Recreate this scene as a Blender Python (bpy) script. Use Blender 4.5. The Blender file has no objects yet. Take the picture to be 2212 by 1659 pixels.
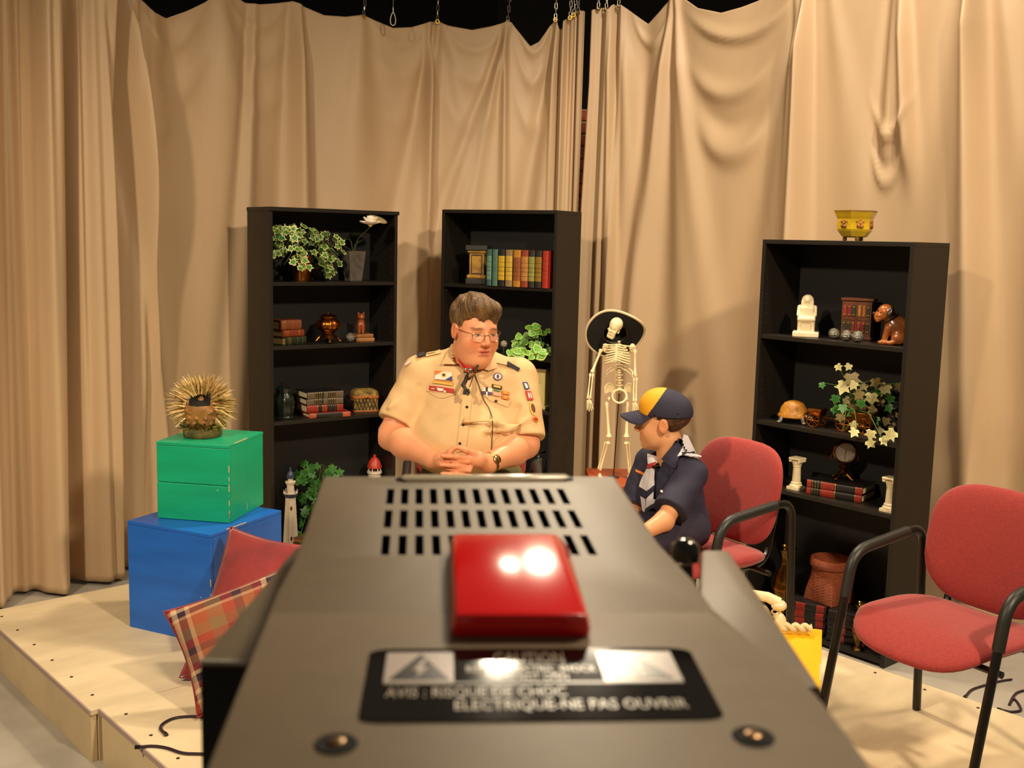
import bpy, bmesh, math, random
import numpy as np
from mathutils import Vector, Matrix, Euler
from mathutils.bvhtree import BVHTree

# ---------------------------------------------------------------- camera
SC = bpy.context.scene
COL = SC.collection
F, PITCH, ROLL, HC = 2317.29, 0.132834, 0.023942, 1.79838   # focal length in px of a 2212 px wide frame
cd = bpy.data.cameras.new('camera'); cam = bpy.data.objects.new('camera', cd); COL.objects.link(cam)
cd.sensor_width = 36.0; cd.sensor_fit = 'HORIZONTAL'; cd.lens = 36.0 * F / 2212
cd.clip_start = 0.02; cd.clip_end = 100
cd.dof.use_dof = True; cd.dof.focus_distance = 4.25; cd.dof.aperture_fstop = 11.5
_fw = Vector((0, math.cos(PITCH), -math.sin(PITCH))); _up = Vector((0, math.sin(PITCH), math.cos(PITCH))); _rt = Vector((1, 0, 0))
_r2 = _rt * math.cos(ROLL) + _up * math.sin(ROLL); _u2 = _up * math.cos(ROLL) - _rt * math.sin(ROLL)
_M = Matrix((_r2, _u2, -_fw)).transposed().to_4x4(); _M.translation = (0, 0, HC)
cam.matrix_world = _M
SC.camera = cam

# ---------------------------------------------------------------- world, exposure, studio lamps, added fill spots
SC.view_settings.view_transform = 'Standard'; SC.view_settings.look = 'None'
SC.view_settings.gamma = 1; SC.view_settings.use_curve_mapping = False
SC.view_settings.exposure = 0.0
wd = bpy.data.worlds.new('studio_dark'); SC.world = wd; wd.use_nodes = True
wd.node_tree.nodes['Background'].inputs[0].default_value = (1.0, 0.82, 0.6, 1)
wd.node_tree.nodes['Background'].inputs[1].default_value = 0.09
def spot(name, loc, target, power, size, color=(1, .825, .585), radius=.16, blend=.6):
    l = bpy.data.lights.new(name, 'SPOT'); l.energy = power; l.color = color
    l.spot_size = math.radians(size); l.spot_blend = blend; l.shadow_soft_size = radius
    o = bpy.data.objects.new(name, l); COL.objects.link(o); o.location = loc
    o.rotation_euler = (Vector(target) - Vector(loc)).to_track_quat('-Z', 'Y').to_euler()
    return o
def area(name, loc, target, power, sx, sy, color=(1, .80, .55)):
    l = bpy.data.lights.new(name, 'AREA'); l.energy = power; l.color = color; l.shape = 'RECTANGLE'; l.size = sx; l.size_y = sy
    o = bpy.data.objects.new(name, l); COL.objects.link(o); o.location = loc
    o.rotation_euler = (Vector(target) - Vector(loc)).to_track_quat('-Z', 'Y').to_euler()
    return o
spot('key_lamp_left', (-2.7, 0.6, 4.1), (-0.3, 4.5, .75), 740, 74, blend=.9)
spot('key_lamp_right', (2.2, 0.3, 4.1), (-0.2, 4.5, .85), 860, 72, blend=.9)
spot('back_lamp', (0.42, 5.0, 3.55), (0.1, 3.4, 0.7), 260, 110, radius=.12)
spot('curtain_lamp', (1.25, 4.0, 4.5), (1.75, 5.6, 2.2), 330, 95, color=(1, .87, .70), radius=.12)
spot('back_lamp_left', (-.03, 5.0, 3.80), (0, 2.6, 0.9), 60, 80, radius=.10)
spot('added_camera_fill', (1.3, 1.7, 4.1), (0.05, 0.5, 1.5), 230, 60, radius=.3)  # added overhead fill, brightens the foreground video camera
spot('added_brick_fill', (1.5, 7.15, 3.3), (.5, 7.5, 1.6), 32, 90)  # added fill behind the curtains, brightens the bricks in the gap
spot('side_lamp', (2.6, 3.9, 4.3), (0.9, 3.4, 0.3), 150, 90)

# ---------------------------------------------------------------- pixel helpers (2212 x 1659 frame) -> real points
def ray(px, py):
    u = (px - 1106) / F; v = (829.5 - py) / F
    return _fw + _r2 * u + _u2 * v
CP = Vector((0, 0, HC))
def at(px, py, Y):
    d = ray(px, py); return CP + d * (Y / d.y)
def onz(px, py, z):
    d = ray(px, py); return CP + d * ((z - HC) / d.z)
def proj(p):
    d = Vector(p) - CP; w = d.dot(_fw)
    return 1106 + F * d.dot(_r2) / w, 829.5 - F * d.dot(_u2) / w

# ---------------------------------------------------------------- mesh builder
class G:
    def __init__(s): s.v = []; s.f = []; s.m = []; s.mi = 0
    def add(s, vs, fs, M=None):
        o = len(s.v)
        if M is not None: vs = [M @ Vector(v) for v in vs]
        s.v += [tuple(v) for v in vs]; s.f += [tuple(i + o for i in f) for f in fs]; s.m += [s.mi] * len(fs)
        return s
    def box(s, c, d, rz=0, M=None):
        x, y, z = d[0] / 2, d[1] / 2, d[2] / 2
        vs = [Vector((a * x, b * y, e * z)) for e in (-1, 1) for a, b in ((-1, -1), (1, -1), (1, 1), (-1, 1))]
        T = Matrix.Translation(c) @ Matrix.Rotation(rz, 4, 'Z')
        if M is not None: T = M @ T
        return s.add(vs, [(3, 2, 1, 0), (4, 5, 6, 7), (0, 1, 5, 4), (1, 2, 6, 5), (2, 3, 7, 6), (3, 0, 4, 7)], T)
    def tube(s, pts, r, n=8, cap=True, closed=False, flat=1.0, up=None):
        pts = [Vector(p) for p in pts]; N = len(pts)
        rs = r if isinstance(r, (list, tuple)) else [r] * N
        vs = []; prev = None
        for i, p in enumerate(pts):
            if closed: t = pts[(i + 1) % N] - pts[i - 1]
            else: t = pts[min(i + 1, N - 1)] - pts[max(i - 1, 0)]
            t = t.normalized() if t.length > 1e-9 else Vector((0, 0, 1))
            if prev is None:
                a = Vector(up) if up is not None else (Vector((0, 0, 1)) if abs(t.z) < .9 else Vector((1, 0, 0)))
                u = (a - t * a.dot(t)).normalized()
            else:
                u = prev - t * prev.dot(t)
                u = u.normalized() if u.length > 1e-6 else t.orthogonal().normalized()
            prev = u; w = t.cross(u)
            for k in range(n):
                a = 2 * math.pi * k / n
                vs.append(p + u * (rs[i] * flat * math.cos(a)) + w * (rs[i] * math.sin(a)))
        fs = []
        for i in range(N if closed else N - 1):
            j = (i + 1) % N
            for k in range(n):
                l = (k + 1) % n
                fs.append((i * n + k, i * n + l, j * n + l, j * n + k))
        if cap and not closed:
            fs.append(tuple(range(n - 1, -1, -1))); fs.append(tuple((N - 1) * n + k for k in range(n)))
        return s.add(vs, fs)
    def cyl(s, p0, p1, r0, r1=None, n=12): return s.tube([p0, p1], [r0, r0 if r1 is None else r1], n)
    def lathe(s, prof, n=20, M=None, wob=None):
        vs = []; fs = []
        for i, (r, z) in enumerate(prof):
            for k in range(n):
                a = 2 * math.pi * k / n
                rr = r * (wob(a, z) if wob else 1)
                vs.append((rr * math.cos(a), rr * math.sin(a), z))
        for i in range(len(prof) - 1):
            for k in range(n):
                l = (k + 1) % n
                fs.append((i * n + k, i * n + l, (i + 1) * n + l, (i + 1) * n + k))
        if prof[0][0] > 1e-6: fs.append(tuple(range(n - 1, -1, -1)))
        if prof[-1][0] > 1e-6: fs.append(tuple((len(prof) - 1) * n + k for k in range(n)))
        return s.add(vs, fs, M)
    def ell(s, c, r, nu=16, nv=10, M=None, R=None):
        if not isinstance(r, (list, tuple)): r = (r, r, r)
        vs = []; fs = []
        for i in range(nv + 1):
            b = math.pi * i / nv
            for k in range(nu):
                a = 2 * math.pi * k / nu
                vs.append(Vector((r[0] * math.sin(b) * math.cos(a), r[1] * math.sin(b) * math.sin(a), -r[2] * math.cos(b))))
        for i in range(nv):
            for k in range(nu):
                l = (k + 1) % nu
                fs.append((i * nu + k, i * nu + l, (i + 1) * nu + l, (i + 1) * nu + k))
        T = Matrix.Translation(c)
        if R is not None: T = T @ R.to_4x4()
        if M is not None: T = M @ T
        return s.add(vs, fs, T)
    def prism(s, poly, z0, z1, M=None):
        n = len(poly)
        vs = [(x, y, z0) for x, y in poly] + [(x, y, z1) for x, y in poly]
        fs = [tuple(range(n - 1, -1, -1)), tuple(range(n, 2 * n))] + [(i, (i + 1) % n, n + (i + 1) % n, n + i) for i in range(n)]
        return s.add(vs, fs, M)
    def grid(s, fn, nu, nv, cu=False):
        vs = [fn(i / (nu if cu else nu - 1), j / (nv - 1)) for j in range(nv) for i in range(nu)]
        fs = []
        for j in range(nv - 1):
            for i in range(nu if cu else nu - 1):
                k = (i + 1) % nu
                fs.append((j * nu + i, j * nu + k, (j + 1) * nu + k, (j + 1) * nu + i))
        return s.add(vs, fs)
def mesh(name, g, mats, smooth=40, bevel=0, recalc=True):
    me = bpy.data.meshes.new(name); me.from_pydata(g.v, [], g.f)
    if not isinstance(mats, (list, tuple)): mats = [mats]
    for m in mats: me.materials.append(m)
    if len(mats) > 1: me.polygons.foreach_set('material_index', g.m)
    bm = bmesh.new(); bm.from_mesh(me)
    bmesh.ops.remove_doubles(bm, verts=bm.verts, dist=1e-6)
    if bevel:
        es = [e for e in bm.edges if len(e.link_faces) == 2 and e.calc_face_angle(0) > .6]
        bmesh.ops.bevel(bm, geom=es, offset=bevel, segments=2, profile=.5, affect='EDGES', clamp_overlap=True)
    if recalc: bmesh.ops.recalc_face_normals(bm, faces=bm.faces)
    bm.to_mesh(me); bm.free()
    if smooth:
        me.shade_smooth()
        if smooth < 180: me.set_sharp_from_angle(angle=math.radians(smooth))
    me.update()
    return me
def link(name, me, parent=None, loc=None, rot=None):
    o = bpy.data.objects.new(name, me); COL.objects.link(o)
    if parent is not None: o.parent = parent
    if loc is not None: o.location = loc
    if rot is not None: o.rotation_euler = rot
    return o
def part(name, g, mat, parent=None, smooth=40, bevel=0, recalc=True, label=None, kind=None):
    o = link(name, mesh(name, g, mat, smooth, bevel, recalc), parent)
    if label: o['label'] = label
    if kind: o['kind'] = kind
    return o
def tag(o, label, cat, group=None):
    o['label'] = label; o['category'] = cat
    if group: o['group'] = group
    return o
def thing(name, label, cat, loc=(0, 0, 0), rz=0, group=None):
    o = link(name, None, None, loc, (0, 0, rz)); o.empty_display_size = .05
    return tag(o, label, cat, group)
def struct(name, g, mat, parent=None, smooth=40, bevel=0):
    o = part(name, g, mat, parent, smooth, bevel); o['kind'] = 'structure'; return o
def copy_tree(o, parent=None):
    c = o.copy(); COL.objects.link(c)
    if parent is not None: c.parent = parent
    for ch in list(o.children): copy_tree(ch, c)
    return c

# ---------------------------------------------------------------- materials
def S2L(c):
    if isinstance(c, str): c = [int(c[i:i + 2], 16) / 255 for i in (0, 2, 4)]
    return tuple((x / 12.92 if x <= .04045 else ((x + .055) / 1.055) ** 2.4) for x in c) + (1,)
def mat(name, col, rough=.6, metal=0, var=0, vscale=12, bump=0, bscale=60, col2=None, spec=None, coat=0, trans=0, ior=None, stretch=None, sheen=0, alpha=1, emit=0):
    m = bpy.data.materials.new(name); m.use_nodes = True; N = m.node_tree.nodes; L = m.node_tree.links
    b = N['Principled BSDF']; c = S2L(col)
    b.inputs['Base Color'].default_value = c; b.inputs['Roughness'].default_value = rough; b.inputs['Metallic'].default_value = metal
    if spec is not None: b.inputs['Specular IOR Level'].default_value = spec
    if coat: b.inputs['Coat Weight'].default_value = coat; b.inputs['Coat Roughness'].default_value = .1
    if trans: b.inputs['Transmission Weight'].default_value = trans
    if ior: b.inputs['IOR'].default_value = ior
    if sheen: b.inputs['Sheen Weight'].default_value = sheen; b.inputs['Sheen Roughness'].default_value = .4
    if alpha < 1: b.inputs['Alpha'].default_value = alpha
    if emit: b.inputs['Emission Color'].default_value = c; b.inputs['Emission Strength'].default_value = emit
    if var or bump or col2:
        tc = N.new('ShaderNodeTexCoord'); mp = N.new('ShaderNodeMapping'); L.new(tc.outputs['Object'], mp.inputs[0])
        if stretch: mp.inputs['Scale'].default_value = stretch
    if var or col2:
        n = N.new('ShaderNodeTexNoise'); n.inputs['Scale'].default_value = vscale; n.inputs['Detail'].default_value = 5
        L.new(mp.outputs[0], n.inputs['Vector'])
        r = N.new('ShaderNodeValToRGB'); L.new(n.outputs[0], r.inputs[0])
        e = r.color_ramp.elements; e[0].position = .35; e[1].position = .65
        c2 = S2L(col2) if col2 else tuple(x * (1 - var) for x in c[:3]) + (1,)
        c1 = c if col2 else tuple(min(1, x * (1 + var * .6)) for x in c[:3]) + (1,)
        e[0].color = c2; e[1].color = c1
        L.new(r.outputs[0], b.inputs['Base Color'])
    if bump:
        n = N.new('ShaderNodeTexNoise'); n.inputs['Scale'].default_value = bscale; n.inputs['Detail'].default_value = 4
        L.new(mp.outputs[0], n.inputs['Vector'])
        k = N.new('ShaderNodeBump'); k.inputs['Strength'].default_value = bump; k.inputs['Distance'].default_value = .01
        L.new(n.outputs[0], k.inputs['Height']); L.new(k.outputs[0], b.inputs['Normal'])
    return m
def attr_mat(name, rough=.5, sub=0, bump=0, bscale=80, spec=.4):
    m = bpy.data.materials.new(name); m.use_nodes = True; N = m.node_tree.nodes; L = m.node_tree.links
    b = N['Principled BSDF']; a = N.new('ShaderNodeAttribute'); a.attribute_name = 'Col'
    L.new(a.outputs['Color'], b.inputs['Base Color']); b.inputs['Roughness'].default_value = rough
    b.inputs['Specular IOR Level'].default_value = spec
    if sub:
        b.inputs['Subsurface Weight'].default_value = sub; b.inputs['Subsurface Radius'].default_value = (1, .35, .2); b.inputs['Subsurface Scale'].default_value = .006
    if bump:
        tc = N.new('ShaderNodeTexCoord'); n = N.new('ShaderNodeTexNoise'); n.inputs['Scale'].default_value = bscale
        L.new(tc.outputs['Object'], n.inputs['Vector']); k = N.new('ShaderNodeBump'); k.inputs['Strength'].default_value = bump
        k.inputs['Distance'].default_value = .004; L.new(n.outputs[0], k.inputs['Height']); L.new(k.outputs[0], b.inputs['Normal'])
    return m
MT = {}
def mm(name, *a, **k):
    if name not in MT: MT[name] = mat(name, *a, **k)
    return MT[name]

# ---------------------------------------------------------------- signed-distance meshing for bodies, heads, statues
def P3(*a): return np.array(a, dtype=np.float32)
def sd_cap(a, b, ra, rb):
    a = np.array(a, np.float32); b = np.array(b, np.float32)
    def f(p):
        ba = b - a; pa = p - a; h = np.clip((pa @ ba) / max(1e-9, float(ba @ ba)), 0, 1)
        return np.linalg.norm(pa - h[:, None] * ba, axis=1) - (ra + (rb - ra) * h)
    return f
def sd_ell(c, r, R=None):
    c = np.array(c, np.float32); r = np.array(r if hasattr(r, '__len__') else (r, r, r), np.float32)
    Rm = None if R is None else np.array(R, np.float32)
    def f(p):
        q = p - c
        if Rm is not None: q = q @ Rm
        k0 = np.linalg.norm(q / r, axis=1); k1 = np.linalg.norm(q / (r * r), axis=1) + 1e-9
        return k0 * (k0 - 1) / k1
    return f
def sd_box(c, hf, rad, R=None):
    c = np.array(c, np.float32); hf = np.array(hf, np.float32) - rad
    Rm = None if R is None else np.array(R, np.float32)
    def f(p):
        q = p - c
        if Rm is not None: q = q @ Rm
        q = np.abs(q) - hf
        return np.linalg.norm(np.maximum(q, 0), axis=1) + np.minimum(q.max(axis=1), 0) - rad
    return f
def sd_plane(n, d):
    n = np.array(n, np.float32); return lambda p: p @ n - d
def sdf(ops):
    def f(p):
        d = None
        for op, g, k in ops:
            e = g(p)
            if d is None: d = e; continue
            if op == 's': e = -e
            if op == 'u':
                h = np.clip(.5 + .5 * (d - e) / k, 0, 1); d = d + (e - d) * h - k * h * (1 - h)
            else:
                h = np.clip(.5 - .5 * (d - e) / k, 0, 1); d = d + (e - d) * h + k * h * (1 - h)
        return d
    return f
def nets(f, lo, hi, h, slack=1.7):
    lo = np.array(lo, np.float32); n = np.ceil((np.array(hi) - lo) / h).astype(int) + 1
    B = 12; nb = (n + B - 1) // B; n = nb * B
    D = np.ones(n, np.float32)
    bi = np.stack(np.meshgrid(*[np.arange(k) for k in nb], indexing='ij'), -1).reshape(-1, 3)
    cen = lo + (bi * B + (B - 1) / 2) * h
    dc = f(cen.astype(np.float32)); lim = (B / 2) * h * 1.7321 * slack
    for i in np.where(dc < -lim)[0]:
        b = bi[i] * B; D[b[0]:b[0] + B, b[1]:b[1] + B, b[2]:b[2] + B] = -1
    act = bi[np.abs(dc) <= lim]
    off = np.stack(np.meshgrid(*[np.arange(B)] * 3, indexing='ij'), -1).reshape(-1, 3)
    for s in range(0, len(act), 64):
        bb = act[s:s + 64]
        idx = (bb[:, None, :] * B + off[None]).reshape(-1, 3)
        D[idx[:, 0], idx[:, 1], idx[:, 2]] = f((lo + idx * h).astype(np.float32))
    S = D < 0
    cs = np.zeros(np.array(S.shape) - 1, np.uint8)
    cor = [(a, b, c) for a in (0, 1) for b in (0, 1) for c in (0, 1)]
    sl = lambda a, k: slice(a, k - 1 + a)
    for c in cor: cs += S[sl(c[0], n[0]), sl(c[1], n[1]), sl(c[2], n[2])]
    cells = np.argwhere((cs > 0) & (cs < 8))
    vid = -np.ones(cs.shape, np.int64); vid[cells[:, 0], cells[:, 1], cells[:, 2]] = np.arange(len(cells))
    vals = {c: D[cells[:, 0] + c[0], cells[:, 1] + c[1], cells[:, 2] + c[2]] for c in cor}
    acc = np.zeros((len(cells), 3)); cnt = np.zeros(len(cells))
    for a in cor:
        for ax in range(3):
            if a[ax]: continue
            b = list(a); b[ax] = 1; b = tuple(b)
            va, vb = vals[a], vals[b]; m = (va < 0) != (vb < 0)
            t = va / np.where(m, va - vb, 1)
            p = np.array(a, float)[None].repeat(len(cells), 0); p[:, ax] = t
            acc[m] += p[m]; cnt[m] += 1
    V = lo + (cells + acc / np.maximum(cnt, 1)[:, None]) * h
    Fs = []
    for ax in range(3):
        o1, o2 = [(1, 2), (2, 0), (0, 1)][ax]
        s0 = [slice(0, k) for k in n]; s1 = [slice(0, k) for k in n]; s0[ax] = slice(0, n[ax] - 1); s1[ax] = slice(1, n[ax])
        A = S[tuple(s0)]; Bq = S[tuple(s1)]
        e = np.argwhere(A != Bq)
        e = e[(e[:, o1] > 0) & (e[:, o2] > 0) & (e[:, o1] < n[o1] - 1) & (e[:, o2] < n[o2] - 1)]
        sg = A[e[:, 0], e[:, 1], e[:, 2]]
        def vi(d1, d2):
            q = e.copy(); q[:, o1] -= d1; q[:, o2] -= d2
            return vid[q[:, 0], q[:, 1], q[:, 2]]
        Q = np.stack([vi(0, 0), vi(1, 0), vi(1, 1), vi(0, 1)], 1)
        Q[~sg] = Q[~sg][:, ::-1]
        Fs.append(Q)
    Fa = np.concatenate(Fs); Fa = Fa[(Fa >= 0).all(1)]
    return V, Fa
def sdf_mesh(name, f, lo, hi, h, mats, colfn=None, matfn=None, relax=1, slack=1.7, keep=None):
    V, Fa = nets(f, lo, hi, h, slack)
    if keep is not None:
        fc = V[Fa].mean(1); Fa = Fa[keep(fc)]
        us, inv = np.unique(Fa, return_inverse=True); V = V[us]; Fa = inv.reshape(Fa.shape)
    for _ in range(relax):
        acc = np.zeros_like(V); c = np.zeros(len(V))
        for a, b in ((0, 1), (1, 2), (2, 3), (3, 0)):
            np.add.at(acc, Fa[:, a], V[Fa[:, b]]); np.add.at(c, Fa[:, a], 1)
        V = V * .5 + .5 * acc / np.maximum(c, 1)[:, None]
    me = bpy.data.meshes.new(name)
    me.vertices.add(len(V)); me.vertices.foreach_set('co', V.astype(np.float32).ravel())
    me.loops.add(Fa.size); me.loops.foreach_set('vertex_index', Fa.astype(np.int32).ravel())
    me.polygons.add(len(Fa)); me.polygons.foreach_set('loop_start', np.arange(0, Fa.size, 4, dtype=np.int32))
    me.polygons.foreach_set('loop_total', np.full(len(Fa), 4, np.int32))
    if not isinstance(mats, (list, tuple)): mats = [mats]
    for m in mats: me.materials.append(m)
    if matfn is not None: me.polygons.foreach_set('material_index', matfn(V[Fa].mean(1)).astype(np.int32))
    me.update(calc_edges=True); me.validate()
    if colfn is not None:
        ca = me.color_attributes.new('Col', 'FLOAT_COLOR', 'POINT')
        c = np.ones((len(V), 4), np.float32); c[:, :3] = colfn(V); ca.data.foreach_set('color', c.ravel())
    me.shade_smooth()
    return me
def lin(c): return np.array(S2L(c)[:3], np.float32)
# ================================================================ STRUCTURE
m_floor = mat('studio_floor', 'a39b8e', .55, var=.12, vscale=5, bump=.05, bscale=40)
m_dark = mat('black_drape_wall', '141310', .9)
m_dark2 = mat('charcoal_wall', '2e2b27', .9)
g = G(); g.box((0, 4, -.05), (16, 16, .1)); struct('floor', g, m_floor, smooth=0)
g = G(); g.box((-4.0, 9.6, 3), (7.6, .1, 6.2)); struct('wall_back', g, m_dark, smooth=0)
g = G(); g.box((3.7, 9.6, 3), (7.8, .1, 6.2)); struct('wall_back_right', g, m_dark2, smooth=0)

# brick wall behind the gap of the curtains
m_brick = mat('red_brick', '9c4a34', .85, var=.3, vscale=9, bump=.3, bscale=60)
m_mortar = mat('mortar', 'b09a80', .95, var=.15)
bw = at(1266, 300, 7.5)
g = G(); g.box((bw.x, 7.588, 1.35), (1.3, .12, 2.7)); wb = struct('wall_brick', g, m_mortar, smooth=0)
g = G(); g.box((0, 0, 0), (.205, .08, .068)); bme = mesh('brick', g, m_brick, 0, .004)
random.seed(3)
for r in range(33):
    z = .04 + r * .0845
    for k in range(6):
        x = bw.x - .62 + k * .22 + (.11 if r % 2 else 0)
        if r == 32 and x > bw.x: continue
        o = link('brick', bme, wb, (x, 7.555 + random.uniform(-.004, .004), z))

# ---------------------------------------------------------------- stage platform (three plywood risers)
ZP = .19
al = math.radians(42); e1 = Vector((math.cos(al), math.sin(al), 0)); e2 = Vector((math.sin(al), -math.cos(al), 0))
pl = onz(140, 1288, ZP); pr = onz(1960, 1465, ZP); ple = onz(96, 1445, ZP)
K = pl + e1 * (pr - pl).dot(e1)
LEN = (K - ple).dot(e1)
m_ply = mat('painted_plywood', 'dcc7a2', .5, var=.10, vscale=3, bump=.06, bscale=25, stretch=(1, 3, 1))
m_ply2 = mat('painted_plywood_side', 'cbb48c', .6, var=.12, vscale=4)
m_strip = mat('riser_edge_strip', 'a58f86', .6)
m_screw = mat('dark_screw', '4a3a28', .5, metal=.6)
scr = G(); scr.lathe([(.006, 0), (.006, .0015), (.004, .002), (0, .002)], 8); scr_me = mesh('screw', scr, m_screw)
labs = ['beige plywood stage riser at the back, under the blue and red boxes', 'beige plywood middle stage riser under the seated man and boy', 'beige plywood front stage riser nearest the video camera']
W3 = 1.22
for i in range(3):
    o = thing('stage_riser', labs[i], 'platform', K + e2 * (i * W3) - Vector((0, 0, ZP)), al, 'stage risers')
    a = -LEN + (.03 if i else 0); b = 0
    # local x along e1 (a..b), local -y along e2
    g = G(); g.box(((a + b) / 2, -W3 / 2, ZP - .010), (b - a, W3 - .003, .020)); part('top_panel', g, m_ply, o, 0, .002)
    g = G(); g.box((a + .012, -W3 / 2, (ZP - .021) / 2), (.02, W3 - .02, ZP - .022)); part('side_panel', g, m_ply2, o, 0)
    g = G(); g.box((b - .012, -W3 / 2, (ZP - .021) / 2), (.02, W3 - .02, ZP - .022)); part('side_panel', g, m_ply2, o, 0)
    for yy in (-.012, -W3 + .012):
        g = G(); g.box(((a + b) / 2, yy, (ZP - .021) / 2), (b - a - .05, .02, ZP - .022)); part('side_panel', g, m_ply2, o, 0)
    g = G(); g.box((a - .002, -W3 / 2, ZP - .010), (.006, W3 - .004, .017)); part('edge_strip', g, m_strip, o, 0)
    for k in range(6):
        for xx in (a + .05, b - .05):
            link('screw', scr_me, o, (xx, -.1 - k * .2, ZP))

# ---------------------------------------------------------------- curtains
m_curt = mat('beige_muslin_curtain', 'c4a682', .50, var=.05, vscale=2, bump=.30, bscale=5, stretch=(1.6, 1.6, .5), spec=.45)
def catmull(pts, n):
    P = [np.array(p, float) for p in pts]; P = [2 * P[0] - P[1]] + P + [2 * P[-1] - P[-2]]
    out = []
    for i in range(1, len(P) - 2):
        for t in np.linspace(0, 1, n, endpoint=False):
            a, b, c, d = P[i - 1:i + 3]
            out.append(.5 * ((2 * b) + (c - a) * t + (2 * a - 5 * b + 4 * c - d) * t * t + (3 * b - a - 3 * c + d) * t ** 3))
    out.append(P[-2]); return np.array(out)
def resample(c, n):
    s = np.r_[0, np.cumsum(np.linalg.norm(np.diff(c, axis=0), axis=1))]
    t = np.linspace(0, s[-1], n); return np.stack([np.interp(t, s, c[:, k]) for k in range(c.shape[1])], 1), t
class Curtain:
    def __init__(S, path, top, n):
        S.c, S.s = resample(catmull(path, 24), n)
        tg = np.gradient(S.c, axis=0); tg /= np.linalg.norm(tg, axis=1)[:, None]
        S.n = np.stack([tg[:, 1], -tg[:, 0]], 1)            # toward the stage
        S.pxm = np.array([proj((x, y, 2.4))[0] for x, y in S.c])
        tx = [p[0] for p in top]; ty = [p[1] for p in top]
        pxt = np.array([proj((x, y, 3.1))[0] for x, y in S.c])
        S.zt = np.array([at(px, np.interp(px, tx, ty), y).z for px, (x, y) in zip(pxt, S.c)])
        S.pxt = pxt; S.pxb = np.array([proj((x, y, 1.95))[0] for x, y in S.c]); S.fe = []
    def line(S, pt, pb, amp, wt, wb, asym=0, z0=0, z1=9, rise=.25):
        S.fe.append((np.interp(pt, S.pxt, S.s), np.interp(pb, S.pxb, S.s), amp, wt, wb, asym, z0, z1, rise))
    def at_px(S, px):
        s = np.interp(px, S.pxt, S.s)
        return s, np.array([np.interp(s, S.s, S.c[:, 0]), np.interp(s, S.s, S.c[:, 1])]), np.array([np.interp(s, S.s, S.n[:, 0]), np.interp(s, S.s, S.n[:, 1])]), np.interp(s, S.s, S.zt)
    def build(S, name, label, nz, extra, z0=.02, slide=None):
        v = np.linspace(0, 1, nz) ** 1.25
        Z = S.zt[None] * (1 - v[:, None]) + z0 * v[:, None]
        s = np.broadcast_to(S.s[None], Z.shape); D = np.zeros_like(Z)
        for st, sb, amp, wt, wb, asym, za, zb, rise in S.fe:
            t = (3.1 - Z) / (3.1 - 1.95)
            sc = st + (sb - st) * t; w = wt + (wb - wt) * np.clip(t, 0, 1.8)
            u = (s - sc) / w
            k = np.exp(-u * u); k = k * (1 - asym) + asym * 1.8 * u * k
            win = 1 / (1 + np.exp(-(Z - za) / .06)) / (1 + np.exp(-(zb - Z) / .06))
            D += amp * k * win * np.clip(.35 + t / rise * .65, .35, 1)
        D += extra(s, Z, S)
        X = S.c[None, :, 0] + S.n[None, :, 0] * D; Y = S.c[None, :, 1] + S.n[None, :, 1] * D
        if slide is not None:
            k = slide(s, Z); X = X - S.n[None, :, 1] * k; Y = Y + S.n[None, :, 0] * k
        nx = Z.shape[1]
        vs = np.stack([X, Y, Z], -1).reshape(-1, 3)
        idx = np.arange(nz * nx).reshape(nz, nx)
        fs = np.stack([idx[1:, :-1], idx[1:, 1:], idx[:-1, 1:], idx[:-1, :-1]], -1).reshape(-1, 4)
        me = bpy.data.meshes.new('fabric'); me.from_pydata(vs.tolist(), [], fs.tolist()); me.materials.append(m_curt); me.shade_smooth(); me.update()
        o = thing(name, label, 'curtain')
        f = link('fabric', me, o); sm = f.modifiers.new('thickness', 'SOLIDIFY'); sm.thickness = .003
        return o
pathL = [(-3.7, 4.0), (-3.0, 4.55), (-2.45, 5.0), (-2.12, 5.28), (-1.93, 5.7), (-1.62, 6.12), (-1.1, 6.48), (-.5, 6.75), (0, 6.83), (.33, 6.78), (at(1258, 120, 6.72).x, 6.72)]
topL = [(-900, -260), (0, -120), (90, -60), (270, -40), (300, 0), (330, 28), (365, 39), (400, 25), (440, 5), (475, -20), (500, -10), (530, 5), (560, 9), (600, 6), (632, 2), (660, 15), (700, 33), (745, 37), (783, 33), (810, 45), (850, 60), (890, 58), (925, 48), (943, 45), (970, 55), (1020, 65), (1060, 58), (1095, 48), (1105, 50), (1125, 75), (1147, 100), (1165, 90), (1190, 52), (1201, 40), (1209, 65), (1215, 55), (1232, 30), (1240, 28), (1252, 22), (1262, 25), (1400, 25)]
cl = Curtain(pathL, topL, 900)
for a in [(475, 510, .05, .05, .22), (545, 515, .04, .03, .06, .8), (632, 628, .05, .03, .09, .7), (650, 658, .03, .02, .06, -.7), (783, 770, .03, .03, .2), (790, 830, -.02, .04, .15),
          (943, 880, .05, .02, .10, .85), (930, 926, .03, .02, .035, -.8), (948, 1000, .02, .03, .12), (1096, 962, .035, .02, .07, .8), (1090, 1000, .03, .02, .06, .8), (1092, 1090, .025, .02, .03, -.8),
          (1200, 1150, .055, .02, .09, .9), (1196, 1185, .03, .02, .05, .7), (1215, 1204, .04, .015, .04, .9), (330, 345, .05, .08, .12), (365, 350, -.05, .10, .14), (100, 112, -.07, .022, .028), (140, 160, -.06, .016, .022), (168, 172, .05, .02, .03, .8), (213, 236, -.07, .02, .032), (238, 282, -.05, .02, .03), (262, 300, .06, .03, .05, -.8)]:
    cl.line(*a)
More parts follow.
